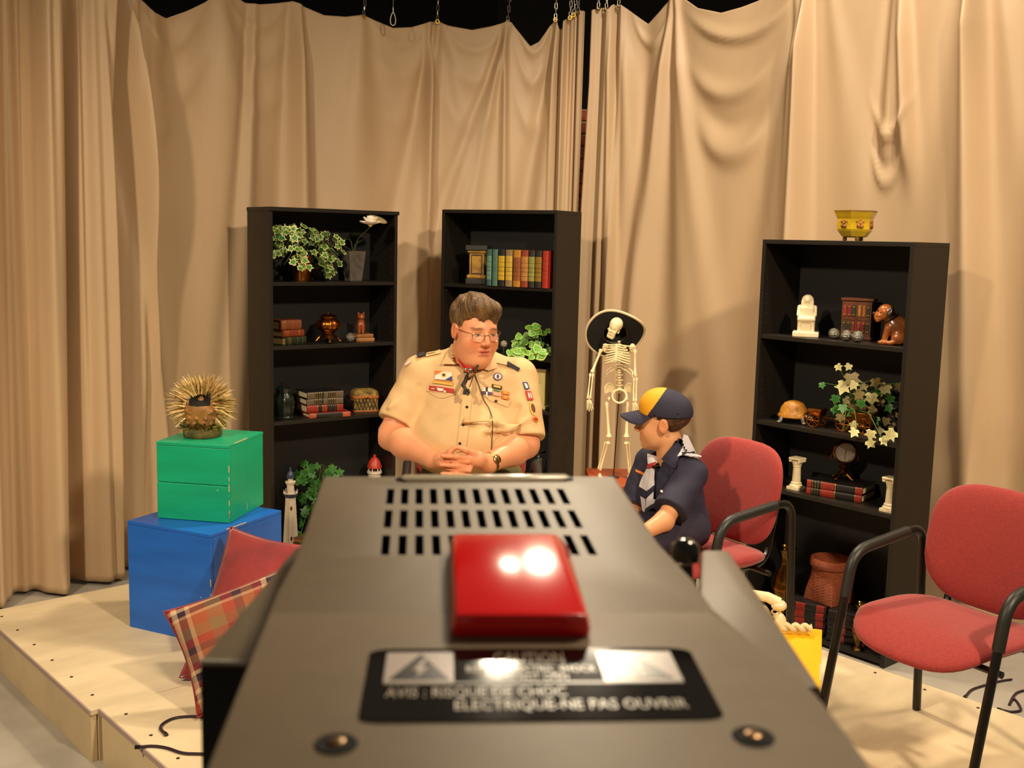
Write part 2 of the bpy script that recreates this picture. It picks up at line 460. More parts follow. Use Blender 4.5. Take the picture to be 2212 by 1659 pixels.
def extraL(s, Z, S):
    px = np.interp(s, S.s, S.pxm)
    wl = np.clip((330 - px) / 90, 0, 1); t = np.clip((3.1 - Z) / 3, 0, 1)
    fold = lambda p, ph: np.sin(2 * np.pi * s / p + ph)
    d = wl * (.066 * fold(.27, 1.0 + 1.2 * t) + .034 * fold(.16, 2 + .8 * t) + .012 * fold(.075, 1.3 * t))
    sh = fold(.27, 1.0 + 1.2 * t); d = d + wl * .03 * np.sign(sh) * np.abs(sh) ** .5
    wr = np.clip((px - 1180) / 25, 0, 1)
    d = d + wr * (.018 * fold(.062, .5) + .012 * fold(.038, 1 + t))
    wm = (1 - wl) * (1 - wr)
    d = d + wm * (.014 * fold(.9, .3) + .006 * fold(.42, 1 + t) * (0.3 + t) + .02 * np.exp(-((Z - 2.35) / .06) ** 2) * np.exp(-((px - 350) / 25) ** 2))
    # catenary drag folds under each sag
    for c, w, dep in [(555, 60, .012), (860, 60, .010), (1020, 60, .012), (1147, 30, .02), (365, 55, .02)]:
        x = (px - c) / w
        for q, zz in ((0, .10), (1, .28), (2, .55)):
            zc = 3.05 - zz + .12 * x * x
            d = d + dep * np.exp(-((Z - zc) / (.03 + .02 * q)) ** 2) * np.exp(-x * x * 1.2)
    return d
cur_l = cl.build('stage_curtain', 'beige muslin stage curtain bunched in pleats at left, behind two tall bookcases', 110, extraL)
pathR = [(at(1277, 120, 6.66).x, 6.66), (.75, 6.45), (1.05, 6.15), (1.6, 5.55), (2.2, 4.9), (2.75, 4.3), (3.3, 3.7)]
topR = [(1200, 28), (1272, 28), (1300, 15), (1318, 22), (1325, 10), (1345, 12), (1395, 50), (1420, 25), (1455, -15), (1475, -5), (1510, 18), (1560, 28), (1600, 15), (1660, -10), (1760, -60), (1900, -35), (2000, -60), (2100, -40), (2212, -70), (4000, -70)]
cr = Curtain(pathR, topR, 700)
for a in [(1342, 1352, .05, .03, .10, .5), (1325, 1322, .04, .02, .04, -.7), (1395, 1365, -.04, .06, .05), (1458, 1470, .07, .03, .10, .4), (1462, 1500, .03, .02, .08, .8), (1450, 1410, .04, .02, .08, -.6),
          (1740, 1660, .05, .03, .14, .6), (1755, 1738, .05, .02, .05, -.9), (1720, 1700, .03, .02, .06, .6), (1790, 1830, .02, .03, .15, .6),
          (1930, 1890, .04, .03, .06, .7, 2.2), (1955, 1975, .04, .03, .05, -.7, 2.2), (2090, 2040, .05, .04, .14, .6), (2110, 2115, .05, .03, .06, -.8), (2150, 2190, .03, .03, .12, .6), (2260, 2240, .05, .05, .1, .6)]:
    cr.line(*a)
def extraR(s, Z, S):
    px = np.interp(s, S.s, S.pxm); t = np.clip((3.1 - Z) / 3, 0, 1)
    fold = lambda p, ph: np.sin(2 * np.pi * s / p + ph)
    wl = np.clip((1345 - px) / 20, 0, 1)
    d = wl * (.022 * fold(.095, .4 + t) + .008 * fold(.05, 1))
    d = d + (1 - wl) * (.014 * fold(.7, 1) + .006 * fold(.36, 2 + t) * t * 1.6)
    # swag between the grommets: drooping cross folds
    for c, w, zc0, dep, ww in [(1590, 90, 2.92, .035, .035), (1575, 70, 2.62, .035, .05), (1580, 62, 2.45, -.02, .06), (1585, 60, 2.30, .04, .07), (1925, 40, 2.35, .03, .035), (1920, 30, 2.2, -.015, .04), (1395, 30, 2.95, .02, .03), (1925, 35, 2.12, .02, .03)]:
        x = (px - c) / w
        d = d + dep * np.exp(-((Z - zc0 - .10 * x * x) / ww) ** 2) * np.exp(-(x * x) ** 2 * .9)
    # wrinkles low, where the cloth brushes the floor and the bookcase
    d = d + .01 * np.sin(9 * Z + 3 * np.sin(2 * s)) * np.exp(-((px - 2100) / 120) ** 2) * np.clip((1.4 - Z), 0, 1)
    return d
cur_r = cr.build('stage_curtain', 'lighter beige curtain at right, swagged at its top, behind the skeleton and right bookcase', 110, extraR, slide=lambda s, Z: -.035 * np.exp(-s / .08) * np.clip((2.75 - Z) / 1.0, 0, 1))
# grommets, chains, rail
m_brass = mat('brass', 'b08a3e', .3, metal=1)
m_chain = mat('zinc_chain', 'a8a294', .3, metal=1)
m_rail = mat('black_pipe', '1a1a1a', .5)
gr = G(); gr.tube([(.011 * math.cos(a), 0, .011 * math.sin(a)) for a in np.linspace(0, 2 * math.pi, 14, endpoint=False)], .004, 6, closed=True)
gr_me = mesh('grommet', gr, m_brass)
lk = G(); pts = []
for a in np.linspace(0, 2 * math.pi, 16, endpoint=False):
    pts.append((.0075 * math.cos(a), 0, .0085 * math.sin(a) + (.010 if math.sin(a) > 0 else -.010)))
lk.tube(pts, .0026, 6, closed=True); lk_me = mesh('link', lk, m_chain)
RZ = 3.9
def hang(cu, par, px, py, lean, label):
    s, c, n, zt = cu.at_px(px)
    p = at(px, py, c[1]); p.x += n[0] * .02; p.y += n[1] * .02
    rz = math.atan2(n[1], n[0]) - math.pi / 2
    link('grommet', gr_me, par, p, (0, 0, rz))
    ch = thing('chain', label, 'chain', (p.x, p.y, p.z), 0, 'curtain chains')
    L = RZ - p.z; N = int(L / .031)
    for k in range(N):
        link('link', lk_me, ch, (lean * (k + .5) * .031, 0, .018 + k * .031), (0, lean, rz + (math.pi / 2 if k % 2 else .3)))
for px, py, ln, lb in [(783, 38, .10, 'short chain holding the curtain above the left bookcase'), (943, 48, .03, 'chain holding the curtain just left of the middle bookcase'), (1096, 50, .08, 'chain above the middle bookcase, left of the deep sag'),
                       (1201, 44, .02, 'chain right of the deep curtain sag'), (1233, 40, .04, 'first chain of the tight cluster left of the gap'), (1241, 34, .10, 'middle chain of the tight cluster left of the gap'), (1253, 30, .0, 'chain at the left curtain edge beside the gap')]:
    hang(cl, cur_l, px, py, ln, lb)
for px, py, ln, lb in [(1296, 20, .0, 'chain just right of the dark curtain gap'), (1313, 22, .03, 'second chain right of the dark curtain gap'), (1340, 14, -.06, 'chain at the left end of the right curtain swag')]:
    hang(cr, cur_r, px, py, ln, lb)
g = G(); g.tube([(x, y, RZ) for x, y in list(cl.c[::12]) + list(cr.c[::12])], .025, 10)
tag(part('curtain_rail', g, m_rail), 'black pipe rail above the curtains that the chains hang from', 'rail')
# snap hook on a thin wire
p = at(849, 55, 6.45)
o = thing('snap_hook', 'pear-shaped steel snap hook dangling on a thin wire before the curtain', 'hook', p)
g = G(); hp = []
for a in np.linspace(0, 2 * math.pi, 24, endpoint=False):
    zz = math.sin(a); hp.append((.019 * math.cos(a) * (1 - .45 * (zz * .5 + .5)), 0, .036 + .036 * zz))
g.tube(hp, .0035, 6, closed=True); part('hook_body', g, m_chain, o)
g = G(); g.cyl((0, 0, .072), (0, 0, .10), .004); part('swivel', g, m_chain, o)
g = G(); g.cyl((0, 0, .10), (0, 0, RZ + .3 - p.z), .0016, n=6); part('wire', g, mm('steel_wire', '8f8a7c', .4, metal=1), o)

# ================================================================ BOOKCASES
m_case = mat('black_ash_laminate', '1f1a15', .42, var=.08, vscale=30, stretch=(1, 1, .1), spec=.35)
m_caseback = mat('bookcase_back_panel', '130f0c', .7)
m_peg = mat('metal_peg', '9a958a', .35, metal=1)
W, D = .758, .291
SH = {'A': (-1.265, 5.567, .636, 1.942, [1.555, 1.219, .818, .10]), 'B': (-.429, 6.293, -.529, 1.968, [1.542, 1.150, .855, .40, .10]), 'C': (1.146, 5.021, -.866, 1.832, [1.393, .987, .680, .032])}
SM = {}
lbl = {'A': 'tall black bookcase on the left holding ivy, a copper pot and lighthouses', 'B': 'tall black bookcase in the middle, behind the seated man', 'C': 'tall black bookcase on the right with a yellow planter on top'}
peg = G(); peg.cyl((0, 0, 0), (.003, 0, 0), .0035, n=6); peg_me = mesh('peg', peg, m_peg)
for k, (x, y, t, H, bs) in SH.items():
    o = thing('bookcase', lbl[k], 'bookcase', (x, y, 0), t, 'black bookcases'); SM[k] = Matrix.Translation((x, y, 0)) @ Matrix.Rotation(t, 4, 'Z')
    for xx in (.009, W - .009):
        g = G(); g.box((xx, D / 2, (H - .02) / 2), (.018, D, H - .02)); part('side_panel', g, m_case, o, 0, .001)
    ov = .006 if k == 'A' else 0
    g = G(); g.box((W / 2, D / 2 - ov, H - .01), (W + 2 * ov * .6, D + 2 * ov, .02)); part('top_panel', g, m_case, o, 0, .002)
    g = G(); g.box((W / 2, D - .004, (H + .02) / 2), (W - .037, .006, H - .05)); part('back_panel', g, m_caseback, o, 0)
    for z in bs:
        g = G(); g.box((W / 2, D / 2 - .004, z - .0095), (W - .037, D - .012, .019)); part('shelf', g, m_case, o, 0, .0015)
    g = G(); g.box((W / 2, .03, (bs[-1] - .0195) / 2), (W - .037, .016, bs[-1] - .0195)); part('kick_plate', g, m_case, o, 0)
    for z in bs[:-1]:
        for q in range(-3, 4):
            zz = z + .05 + q * .045
            if abs(zz - z + .01) < .03: continue
            link('peg', peg_me, o, (.0185, .035, zz)); link('peg', peg_me, o, (W - .0215, .035, zz))
def on(k, px, dep, z):
    M = SM[k]; f = lambda lx: proj(M @ Vector((lx, dep, z)))[0]
    a, b = 0.0, W
    for _ in range(40):
        c = (a + b) / 2
        if f(c) < px: a = c
        else: b = c
    return M @ Vector(((a + b) / 2, dep, z))
def ppm(p): return F / (Vector(p) - CP).dot(_fw)
# ================================================================ SHELF OBJECTS
random.seed(11)
m_cream = mat('page_block', 'd9c7a0', .8, var=.12, vscale=90, stretch=(.05, .05, 1))
m_oldpage = mat('old_page_block', '9a7a48', .8, var=.25, vscale=90, stretch=(.05, .05, 1))
m_gold = mat('gilt', 'c09a48', .35, metal=.8)
def cov(c, **k): return mm('cover_' + c, c, k.get('rough', .45), var=.12, vscale=25)
def book(label, loc, rz, L, Dp, T, cover, pages=None, bands=(), group=None, stand=False, lean=0):
    """spine along local x at -y; lying flat, or standing on its end when stand"""
    o = thing('book', label, 'book', loc, rz, group)
    M = Matrix.Identity(4)
    if stand: M = Matrix.Rotation(lean, 4, 'Y') @ Matrix.Translation((0, 0, L / 2)) @ Matrix.Rotation(math.pi / 2, 4, 'Y') @ Matrix.Translation((0, 0, -T / 2))
    t = min(.004, T * .14)
    g = G(); g.box((0, 0, t / 2), (L, Dp, t), M=M); g.box((0, 0, T - t / 2), (L, Dp, t), M=M)
    ns = 6; sp = []
    for i in range(ns + 1):
        a = -math.pi / 2 + math.pi * i / ns; sp.append((-Dp / 2 - .12 * T * math.cos(a), T / 2 + T / 2 * math.sin(a)))
    poly = sp + [(-Dp / 2 + t, T), (-Dp / 2 + t, 0)]
    vs = [(-L / 2, y, z) for y, z in poly] + [(L / 2, y, z) for y, z in poly]; n = len(poly)
    g.add(vs, [tuple(range(n)), tuple(range(2 * n - 1, n - 1, -1))] + [(i, n + i, n + (i + 1) % n, (i + 1) % n) for i in range(n)], M)
    part('cover', g, cover, o, 30)
    g = G(); g.box((0, t / 2, T / 2), (L - 2 * .004, Dp - .008, T - 2 * t), M=M); part('pages', g, pages or m_cream, o, 0)
    for x0, x1, bm in bands:
        g = G(); q = [(y - .0008, z) for y, z in sp]
        vs = [(x0 * L - L / 2, y, z) for y, z in q] + [(x1 * L - L / 2, y, z) for y, z in q]; n2 = len(q)
        g.add(vs, [(i, n2 + i, n2 + i + 1, i + 1) for i in range(n2 - 1)], M)
        part('spine_band', g, bm, o, 60)
    return o
def leaf_mesh(name, shape, m_in, m_rim=None, rim=.74, fold=.16):
    g = G(); n = len(shape); cx = sum(p[0] for p in shape) / n; cy = sum(p[1] for p in shape) / n
    zf = lambda x, y: fold * abs(x) - .12 * y * y
    inner = [(cx * .0 + x * rim, cy + (y - cy) * rim) for x, y in shape]
    vs = [(0, cy, 0)] + [(x, y, zf(x, y)) for x, y in inner] + [(x, y, zf(x, y)) for x, y in shape]
    g.mi = 0; fs = [(0, 1 + i, 1 + (i + 1) % n) for i in range(n)]; g.add(vs, fs)
    g.mi = 1; o = 0; g.f += [(1 + i, 1 + n + i, 1 + n + (i + 1) % n, 1 + (i + 1) % n) for i in range(n)]; g.m += [1] * n
    return mesh(name, g, [m_in, m_rim or m_in], 180)
IVY = [(0, 0), (.28, -.10), (.52, .12), (.36, .30), (.62, .62), (.26, .62), (0, 1.05), (-.26, .62), (-.62, .62), (-.36, .30), (-.52, .12), (-.28, -.10)]
HRT = [(0, .06), (.22, -.04), (.42, .12), (.46, .36), (.32, .66), (0, 1), (-.32, .66), (-.46, .36), (-.42, .12), (-.22, -.04)]
m_ivy = mat('ivy_green', '4f8a2c', .45, var=.35, vscale=6); m_ivyd = mat('ivy_dark_green', '2f6a2a', .45, var=.3, vscale=6)
m_ivyc = mat('ivy_cream_edge', 'd8d890', .5); m_ivyp = mat('pale_ivy', 'c9bd84', .5, var=.25, vscale=5); m_stem = mat('plant_stem', '4d6a2a', .6)
m_pothos = mat('pothos_green', '6fae3a', .4, var=.35, vscale=4); m_pothe = mat('pothos_edge', 'b4cf66', .45)
def place_leaf(par, me, p, nrm, size, roll=None):
    nrm = Vector(nrm).normalized(); q = nrm.to_track_quat('Z', 'Y')
    o = link('leaf', me, par, p); q = q @ Euler((0, 0, roll if roll is not None else random.uniform(0, 6.28))).to_quaternion()
    o.rotation_mode = 'QUATERNION'; o.rotation_quaternion = q; o.scale = (size,) * 3
    return o
def T2(p, px, py):
    """offset (in world) of a pixel at the depth of p"""
    return at(px, py, p.y) - p

# ---------------------------------------------------------------- left bookcase, top shelf
L1, L2, L3, L4 = SH['A'][4]
m_copper = mat('copper', 'b06a2c', .32, metal=1, var=.3, vscale=10); m_bronze = mat('aged_bronze', '8a5a24', .35, metal=1, var=.4, vscale=25)
p = on('A', 652, .12, L1)
o = thing('potted_ivy', 'bushy variegated ivy in a copper pot on the left bookcase top shelf', 'plant', p)
g = G(); g.lathe([(.0, .0), (.042, 0), (.046, .01), (.056, .125), (.060, .13), (.058, .137), (.052, .135), (.048, .11), (0, .10)], 28); part('pot', g, m_copper, o)
lf1 = leaf_mesh('leaf', IVY, m_ivy, m_ivyc, .70); lf2 = leaf_mesh('leaf', IVY, m_ivyd, m_ivyc, .80)
g = G()
for i in range(26):
    a = random.uniform(0, 6.28); r = random.uniform(.08, .17); h = random.uniform(.16, .27)
    g.tube([(0, 0, .10), (r * .4 * math.cos(a), r * .35 * math.sin(a), h), (r * math.cos(a), r * .75 * math.sin(a), h - .05 - r * .3)], .0016, 5)
part('stems', g, m_stem, o)
fx = SM['A'].to_3x3() @ Vector((1, 0, 0)); fy = SM['A'].to_3x3() @ Vector((0, 1, 0))
n = 0
while n < 150:
    x = random.uniform(-.165, .185); y = random.uniform(-.13, .08); z = random.uniform(.03, .305)
    top = .300 - 1.6 * (x + .03) ** 2 - (.05 if .02 < x < .05 else 0)
    low = .10 - .35 * (x + .0) * (x > 0) + (.05 if x < -.1 else 0)
    if -.02 < x < .09 and z < .16 and y < .02: continue
    if z > top or z < low - .04: continue
    if abs(x) < .11 and y > -.02 and z < .27 and random.random() < .75: continue
    v = fx * x + fy * y + Vector((0, 0, z))
    nr = fx * x * 3 - fy * (.5 + random.random()) + Vector((0, 0, .6)) + Vector((random.uniform(-.5, .5), random.uniform(-.5, .5), random.uniform(-.4, .6)))
    place_leaf(o, random.choice((lf1, lf1, lf2)), v, nr, random.uniform(.030, .046)); n += 1
# lotus in square vase
p = on('A', 763, .16, L1)
o = thing('lotus_arrangement', 'white lotus flower rising from a tapered dark grey square vase', 'plant', p, .636)
m_grey = mat('grey_ceramic', '5c544a', .5, var=.1); m_lot = mat('white_petal', 'fdf2e2', .5); m_pad = mat('lotus_pad', 'b09a6a', .6); m_dkleaf = mat('dark_leaf', '24361c', .5)
g = G(); a, b, h = .036, .052, .165
for w0, w1, z0, z1 in ((a, b, 0, h),):
    vs = [(-w0, -w0, z0), (w0, -w0, z0), (w0, w0, z0), (-w0, w0, z0), (-w1, -w1, z1), (w1, -w1, z1), (w1, w1, z1), (-w1, w1, z1), (-w1 + .006, -w1 + .006, z1), (w1 - .006, -w1 + .006, z1), (w1 - .006, w1 - .006, z1), (-w1 + .006, w1 - .006, z1), (-w1 + .008, -w1 + .008, z1 - .03), (w1 - .008, -w1 + .008, z1 - .03), (w1 - .008, w1 - .008, z1 - .03), (-w1 + .008, w1 - .008, z1 - .03)]
    fs = [(3, 2, 1, 0)] + [(i, (i + 1) % 4, 4 + (i + 1) % 4, 4 + i) for i in range(4)] + [(4 + i, 4 + (i + 1) % 4, 8 + (i + 1) % 4, 8 + i) for i in range(4)] + [(8 + i, 8 + (i + 1) % 4, 12 + (i + 1) % 4, 12 + i) for i in range(4)] + [(12, 13, 14, 15)]
    g.add(vs, fs)
part('vase', g, m_grey, o, 0, .002)
ft = Matrix.Rotation(-.636, 3, 'Z') @ (at(800, 486, p.y - .20) - p)
g = G()
for e in ((ft.x, ft.y, ft.z - .01), (-.09, -.02, .20), (-.03, .02, .26), (.05, .03, .24)):
    e = Vector(e); g.tube([(0, 0, .14), (e.x * .3, e.y * .3, .14 + (e.z - .14) * .6), e], .0022, 6)
part('stems', g, mm('grey_green_stem', '4d5a3c', .5), o)
for k in range(4):
    g = G(); g.ell((-.09 + k * .045, -.01 + .02 * (k % 2), .215 + .02 * (k % 3)), (.035, .022, .006), 12, 6, R=Euler((.4, .3 * (k - 1.5), k)).to_matrix()); part('leaf', g, m_dkleaf, o)
fl = part('flower_centre', G().ell(ft, (.012, .012, .010)), mm('pollen', 'd8c26a', .7), o)
for ring, (cnt, tilt, sz) in enumerate(((8, .25, .056), (7, .75, .052), (6, 1.15, .046))):
    for k in range(cnt):
        a = 6.283 * k / cnt + ring * .4
        M = Matrix.Translation(ft) @ Matrix.Rotation(a, 4, 'Z') @ Matrix.Rotation(-tilt, 4, 'Y')
        g = G(); g.ell((sz * .55, 0, .004), (sz * .60, sz * .36, .006), 12, 8, M=M); part('petal', g, m_lot, o)
pd = Matrix.Rotation(-.636, 3, 'Z') @ (at(816, 474, p.y - .15) - p)
g = G(); g.ell(pd, (.062, .04, .012), 16, 8, R=Euler((.5, .15, .2)).to_matrix()); part('lily_pad', g, m_pad, o)

# ---------------------------------------------------------------- left bookcase, second shelf
brn, brn2, grn = cov('7a3c20'), cov('803018'), cov('23301e')
p = on('A', 624, .11, L2); gilt3 = [(.12, .15, m_gold), (.2, .23, m_gold), (.55, .57, m_gold), (.8, .82, m_gold)]
book('dark green book with gilt bands, bottom of the old stack of three', p, .95, .145, .11, .042, grn, m_oldpage, gilt3, 'old leather books')
book('reddish brown leather book in the middle of the old stack of three', p + Vector((-.008, 0, .043)), .85, .135, .11, .036, brn2, m_oldpage, gilt3[:2] + [(.72, .78, m_gold)], 'old leather books')
book('thick brown leather book on top of the old stack of three', p + Vector((-.018, 0, .080)), .75, .125, .11, .052, brn, m_oldpage, gilt3[:3], 'old leather books')
p = on('A', 709, .10, L2)
o = thing('lidded_pot', 'copper pumpkin-shaped lidded pot on an ornate footed stand', 'pot', p)
wob = lambda a, z: 1 + .07 * abs(math.cos(5 * a)) - .035
g = G(); g.lathe([(.03, .062), (.045, .066), (.062, .082), (.066, .10), (.060, .118), (.042, .13), (.036, .134)], 60, wob=wob); part('body', g, m_copper, o, 60)
g = G(); g.lathe([(.036, .132), (.046, .136), (.048, .144), (.036, .152), (.018, .158), (.006, .162), (.007, .170), (0, .174)], 24, wob=lambda a, z: 1 + .05 * math.cos(6 * a)); part('lid', g, m_bronze, o, 60)
g = G(); g.lathe([(.03, .052), (.04, .058), (.034, .066)], 24); g.lathe([(.048, .028), (.05, .034), (.034, .046), (.028, .055)], 24)
part('stand', g, m_bronze, o)
for k in range(4):
    a = k * 1.5708 + .3; c, s = math.cos(a), math.sin(a)
    g = G(); g.tube([(.04 * c, .04 * s, .034), (.055 * c, .055 * s, .022), (.064 * c, .064 * s, .008)], [.009, .007, .008], 8); g.ell((.066 * c, .066 * s, .009), .009, 10, 6); part('foot', g, m_bronze, o)
p = on('A', 784, .11, L2)
book('small tan book lying under another below the cat figurine', p, .45, .105, .085, .020, cov('a06a38'), mm('tan_page', 'c08a48', .8), (), 'small books under the cat')
book('small tan book directly beneath the wooden cat figurine', p + Vector((-.006, .004, .021)), .6, .10, .08, .020, cov('96602e'), mm('tan_page', 'c08a48', .8), (), 'small books under the cat')
m_wood = mat('polished_brown_wood', '8a4520', .22, var=.35, vscale=14, stretch=(1, 1, .3), coat=.5)
p2 = p + Vector((-.012, .0, .0425))
f = sdf([('u', sd_ell((0, .004, .035), (.027, .024, .038)), .01), ('u', sd_ell((0, -.006, .062), (.02, .018, .026)), .012), ('u', sd_ell((0, -.012, .094), (.022, .021, .019)), .008), ('u', sd_cap((-.013, -.010, .108), (-.016, -.010, .122), .007, .002), .005), ('u', sd_cap((.013, -.010, .108), (.016, -.010, .122), .007, .002), .005),
         ('u', sd_cap((-.010, -.022, .05), (-.010, -.026, .004), .008, .008), .004), ('u', sd_cap((.010, -.022, .05), (.010, -.026, .004), .008, .008), .004), ('u', sd_ell((0, -.03, .09), (.009, .007, .006)), .004), ('s', sd_plane((0, 0, 1), 0.0), .002)])
o = tag(link('cat_figurine', sdf_mesh('cat', f, (-.05, -.06, -.005), (.05, .05, .13), .0025, m_wood), None, p2, (0, 0, .2)), 'glossy brown wooden cat figurine sitting on two small books', 'figurine')
m_silver = mat('crackled_silver_ball', '9a9486', .25, metal=.9, bump=1, bscale=160, var=.5, vscale=120)
def ball(k, px, dep, z, r, label, grp=None):
    g = G(); g.ell((0, 0, r), r, 20, 14); return tag(link('decorative_ball', mesh('ball', g, m_silver, 180), None, on(k, px, dep, z)), label, 'ornament', grp)
ball('A', 757, .06, L2, .027, 'crackled silver ball beside the small books under the cat')

# ---------------------------------------------------------------- left bookcase, third shelf
p = on('A', 612, .12, L3)
m_dkg = mat('dark_green_glaze', '1c221a', .25, var=.5, vscale=20)
o = thing('ceramic_jar', 'very dark green ribbed ceramic jar in the shadow beside the stacked encyclopedias', 'jar', p)
g = G(); g.lathe([(.05, 0), (.055, .006), (.05, .012), (.058, .05), (.060, .09), (.05, .125), (.036, .14), (.04, .15), (.042, .158)], 40, wob=lambda a, z: 1 + .04 * math.cos(10 * a)); part('body', g, m_dkg, o)
g = G(); g.lathe([(.042, .157), (.03, .172), (.008, .178), (.009, .19), (0, .193)], 24); part('lid', g, m_dkg, o)
g = G(); g.lathe([(.072, 0), (.074, .004), (.055, .007)], 24); part('saucer', g, m_dkg, o)
m_taupe = cov('5e4e3a'); m_blk = cov('171210'); m_red = cov('8c2418'); m_org = cov('a8502c')
p = on('A', 690, .12, L3)
bb = [(0, .2, m_taupe), (.45, .57, m_taupe), (.78, 1, m_taupe), (.22, .23, m_gold), (.27, .28, m_gold), (.33, .34, m_gold), (.38, .39, m_gold), (.6, .61, m_gold), (.65, .66, m_gold), (.7, .71, m_gold), (.75, .76, m_gold)]
rb = [(.3, .41, m_blk), (.56, .83, m_blk), (.29, .3, m_gold), (.42, .43, m_gold), (.5, .51, m_gold), (.6, .61, m_gold), (.66, .67, m_gold), (.72, .73, m_gold), (.78, .79, m_gold), (.84, .85, m_gold)]
book('thin red and black book jutting out at the bottom of the encyclopedia stack', p + Vector((.035, -.012, 0)), .50, .235, .165, .026, m_red, m_cream, [(0, .16, m_org), (.16, .80, m_blk), (.80, .97, m_org)], 'encyclopedia stack')
book('red book with black spine panels, second from bottom of the encyclopedia stack', p + Vector((0, 0, .027)), .57, .21, .16, .040, m_red, m_cream, rb, 'encyclopedia stack')
book('black and taupe book under the topmost one of the encyclopedia stack', p + Vector((0, 0, .068)), .55, .21, .165, .034, m_blk, m_cream, bb, 'encyclopedia stack')
book('black and taupe book on top of the encyclopedia stack', p + Vector((0, 0, .103)), .58, .21, .165, .036, m_blk, m_cream, bb, 'encyclopedia stack')
p = on('A', 787, .13, L3)
o = thing('keepsake_box', 'round-cornered keepsake box with tapestry lid and orange band', 'box', p, .35)
m_tap = mat('tapestry', '9a7a30', .8, col2='4a3a18', vscale=45, bump=.3); m_band = mat('orange_leather', 'a05624', .45)
def rrect(w, d, r, n=5):
    out = []
    for cx, cy, a0 in ((w - r, d - r, 0), (-w + r, d - r, 1.5708), (-w + r, -d + r, 3.1416), (w - r, -d + r, 4.7124)):
        for i in range(n + 1):
            a = a0 + 1.5708 * i / n; out.append((cx + r * math.cos(a), cy + r * math.sin(a)))
    return out
g = G(); g.prism(rrect(.072, .052, .022), .008, .082); part('box_body', g, m_tap, o, 40)
g = G(); g.prism(rrect(.077, .057, .024), .076, .092); part('lid_band', g, m_band, o, 40, .002)
g = G(); rr = rrect(.075, .055, .024); lv = [(1, .09), (.98, .105), (.88, .118), (.65, .125), (.0, .128)]
g.add([(x * s, y * s, z) for s, z in lv for x, y in rr], [(j * len(rr) + i, j * len(rr) + (i + 1) % len(rr), (j + 1) * len(rr) + (i + 1) % len(rr), (j + 1) * len(rr) + i) for j in range(len(lv) - 1) for i in range(len(rr))]); part('lid_cushion', g, m_tap, o, 60)
g = G(); g.prism(rrect(.076, .056, .024), 0, .009); part('base', g, m_band, o, 40, .002)
for k in range(6):
    for sgn in (-1, 1):
        x0 = -.05 + k * .02; g = G(); g.tube([(x0 - sgn * .012, -.0535, .012), (x0 + sgn * .012, -.0535, .074)], .0022, 5); part('strap', g, mm('dark_strap', '2a1a0c', .5), o)
g = G(); g.ell((0, -.058, .082), (.012, .004, .007), 12, 8); part('clasp', g, m_bronze, o)

# ---------------------------------------------------------------- bottom of left bookcase, in front of it
def lighthouse(label, loc, h, m_cap, m_trim, kind):
    o = thing('toy_lighthouse', label, 'lighthouse', loc)
    mw = mm('lighthouse_white', 'd8cbb4', .6, var=.06)
    s = h
    g = G(); g.lathe([(.105 * s, .0), (.105 * s, .03 * s), (.098 * s, .035 * s)], 8); part('base', g, m_trim, o, 0)
    g = G(); g.lathe([(.092 * s, .035 * s), (.060 * s, .64 * s)], 8); part('tower', g, mw, o, 30)
    g = G(); g.lathe([(.060 * s, .64 * s), (.078 * s, .665 * s), (.078 * s, .69 * s)], 16); part('gallery_band', g, m_trim, o)
    g = G(); g.lathe([(.086 * s, .69 * s), (.086 * s, .703 * s)], 16); part('gallery', g, mw, o)
    for k in range(10):
        a = .628 * k; c, sn = math.cos(a) * .080 * s, math.sin(a) * .080 * s
        g = G(); g.cyl((c, sn, .70 * s), (c, sn, .735 * s), .005 * s, n=6); part('rail_post', g, m_trim if k % 2 else mw, o)
    g = G(); g.lathe([(.045 * s, .70 * s), (.042 * s, .79 * s), (.055 * s, .805 * s), (.055 * s, .82 * s)], 12); part('upper_tower', g, mw, o)
    g = G(); g.lathe([(.055 * s, .81 * s), (.062 * s, .822 * s), (.062 * s, .832 * s)], 16); part('upper_gallery', g, mw, o)
    g = G(); g.lathe([(.03 * s, .83 * s), (.03 * s, .875 * s)], 10); part('lantern', g, mw, o)
    g = G(); g.lathe([(.044 * s, .872 * s), (.046 * s, .895 * s), (.034 * s, .935 * s), (.014 * s, .955 * s), (.016 * s, .975 * s), (.012 * s, .995 * s), (0, s)], 16); part('cap', g, m_cap, o)
    for z in (.16, .52):
        r = (.092 - .032 * (z - .035) / .605) * s
        g = G(); g.ell((r * .30, -r * .90, z * s), (.012 * s, .008 * s, .026 * s), 10, 8); part('window', g, mm('lighthouse_window', '4a1c12', .4), o)
    return o
m_navy = mat('navy_paint', '2c3350', .4); m_redcap = mat('red_paint', 'b03422', .4)
pL = onz(628, 1188, ZP)
lighthouse('white wooden toy lighthouse with a navy cap and navy trim', pL, .435, m_navy, m_navy, 0)
p = on('A', 808, .12, L4)
o = thing('toy_lighthouse', 'white toy lighthouse with a red domed roof on posts', 'lighthouse', p)
hz = at(808, 981, p.y).z - L4; mw = MT['lighthouse_white']
g = G(); g.lathe([(.07, 0), (.07, .02), (.055, .03), (.036, hz - .115), (.043, hz - .11), (.043, hz - .098)], 16); part('tower', g, mw, o)
for k in range(7):
    a = .9 * k; g = G(); g.cyl((.035 * math.cos(a), .035 * math.sin(a), hz - .10), (.034 * math.cos(a), .034 * math.sin(a), hz - .073), .0032, n=6); part('post', g, mw, o)
g = G(); g.lathe([(.0, hz - .078), (.043, hz - .078), (.042, hz - .07), (.032, hz - .04), (.018, hz - .022), (.008, hz - .016), (.009, hz - .006), (0, hz)], 20); part('domed_roof', g, m_redcap, o)
p = on('A', 678, .16, L4)
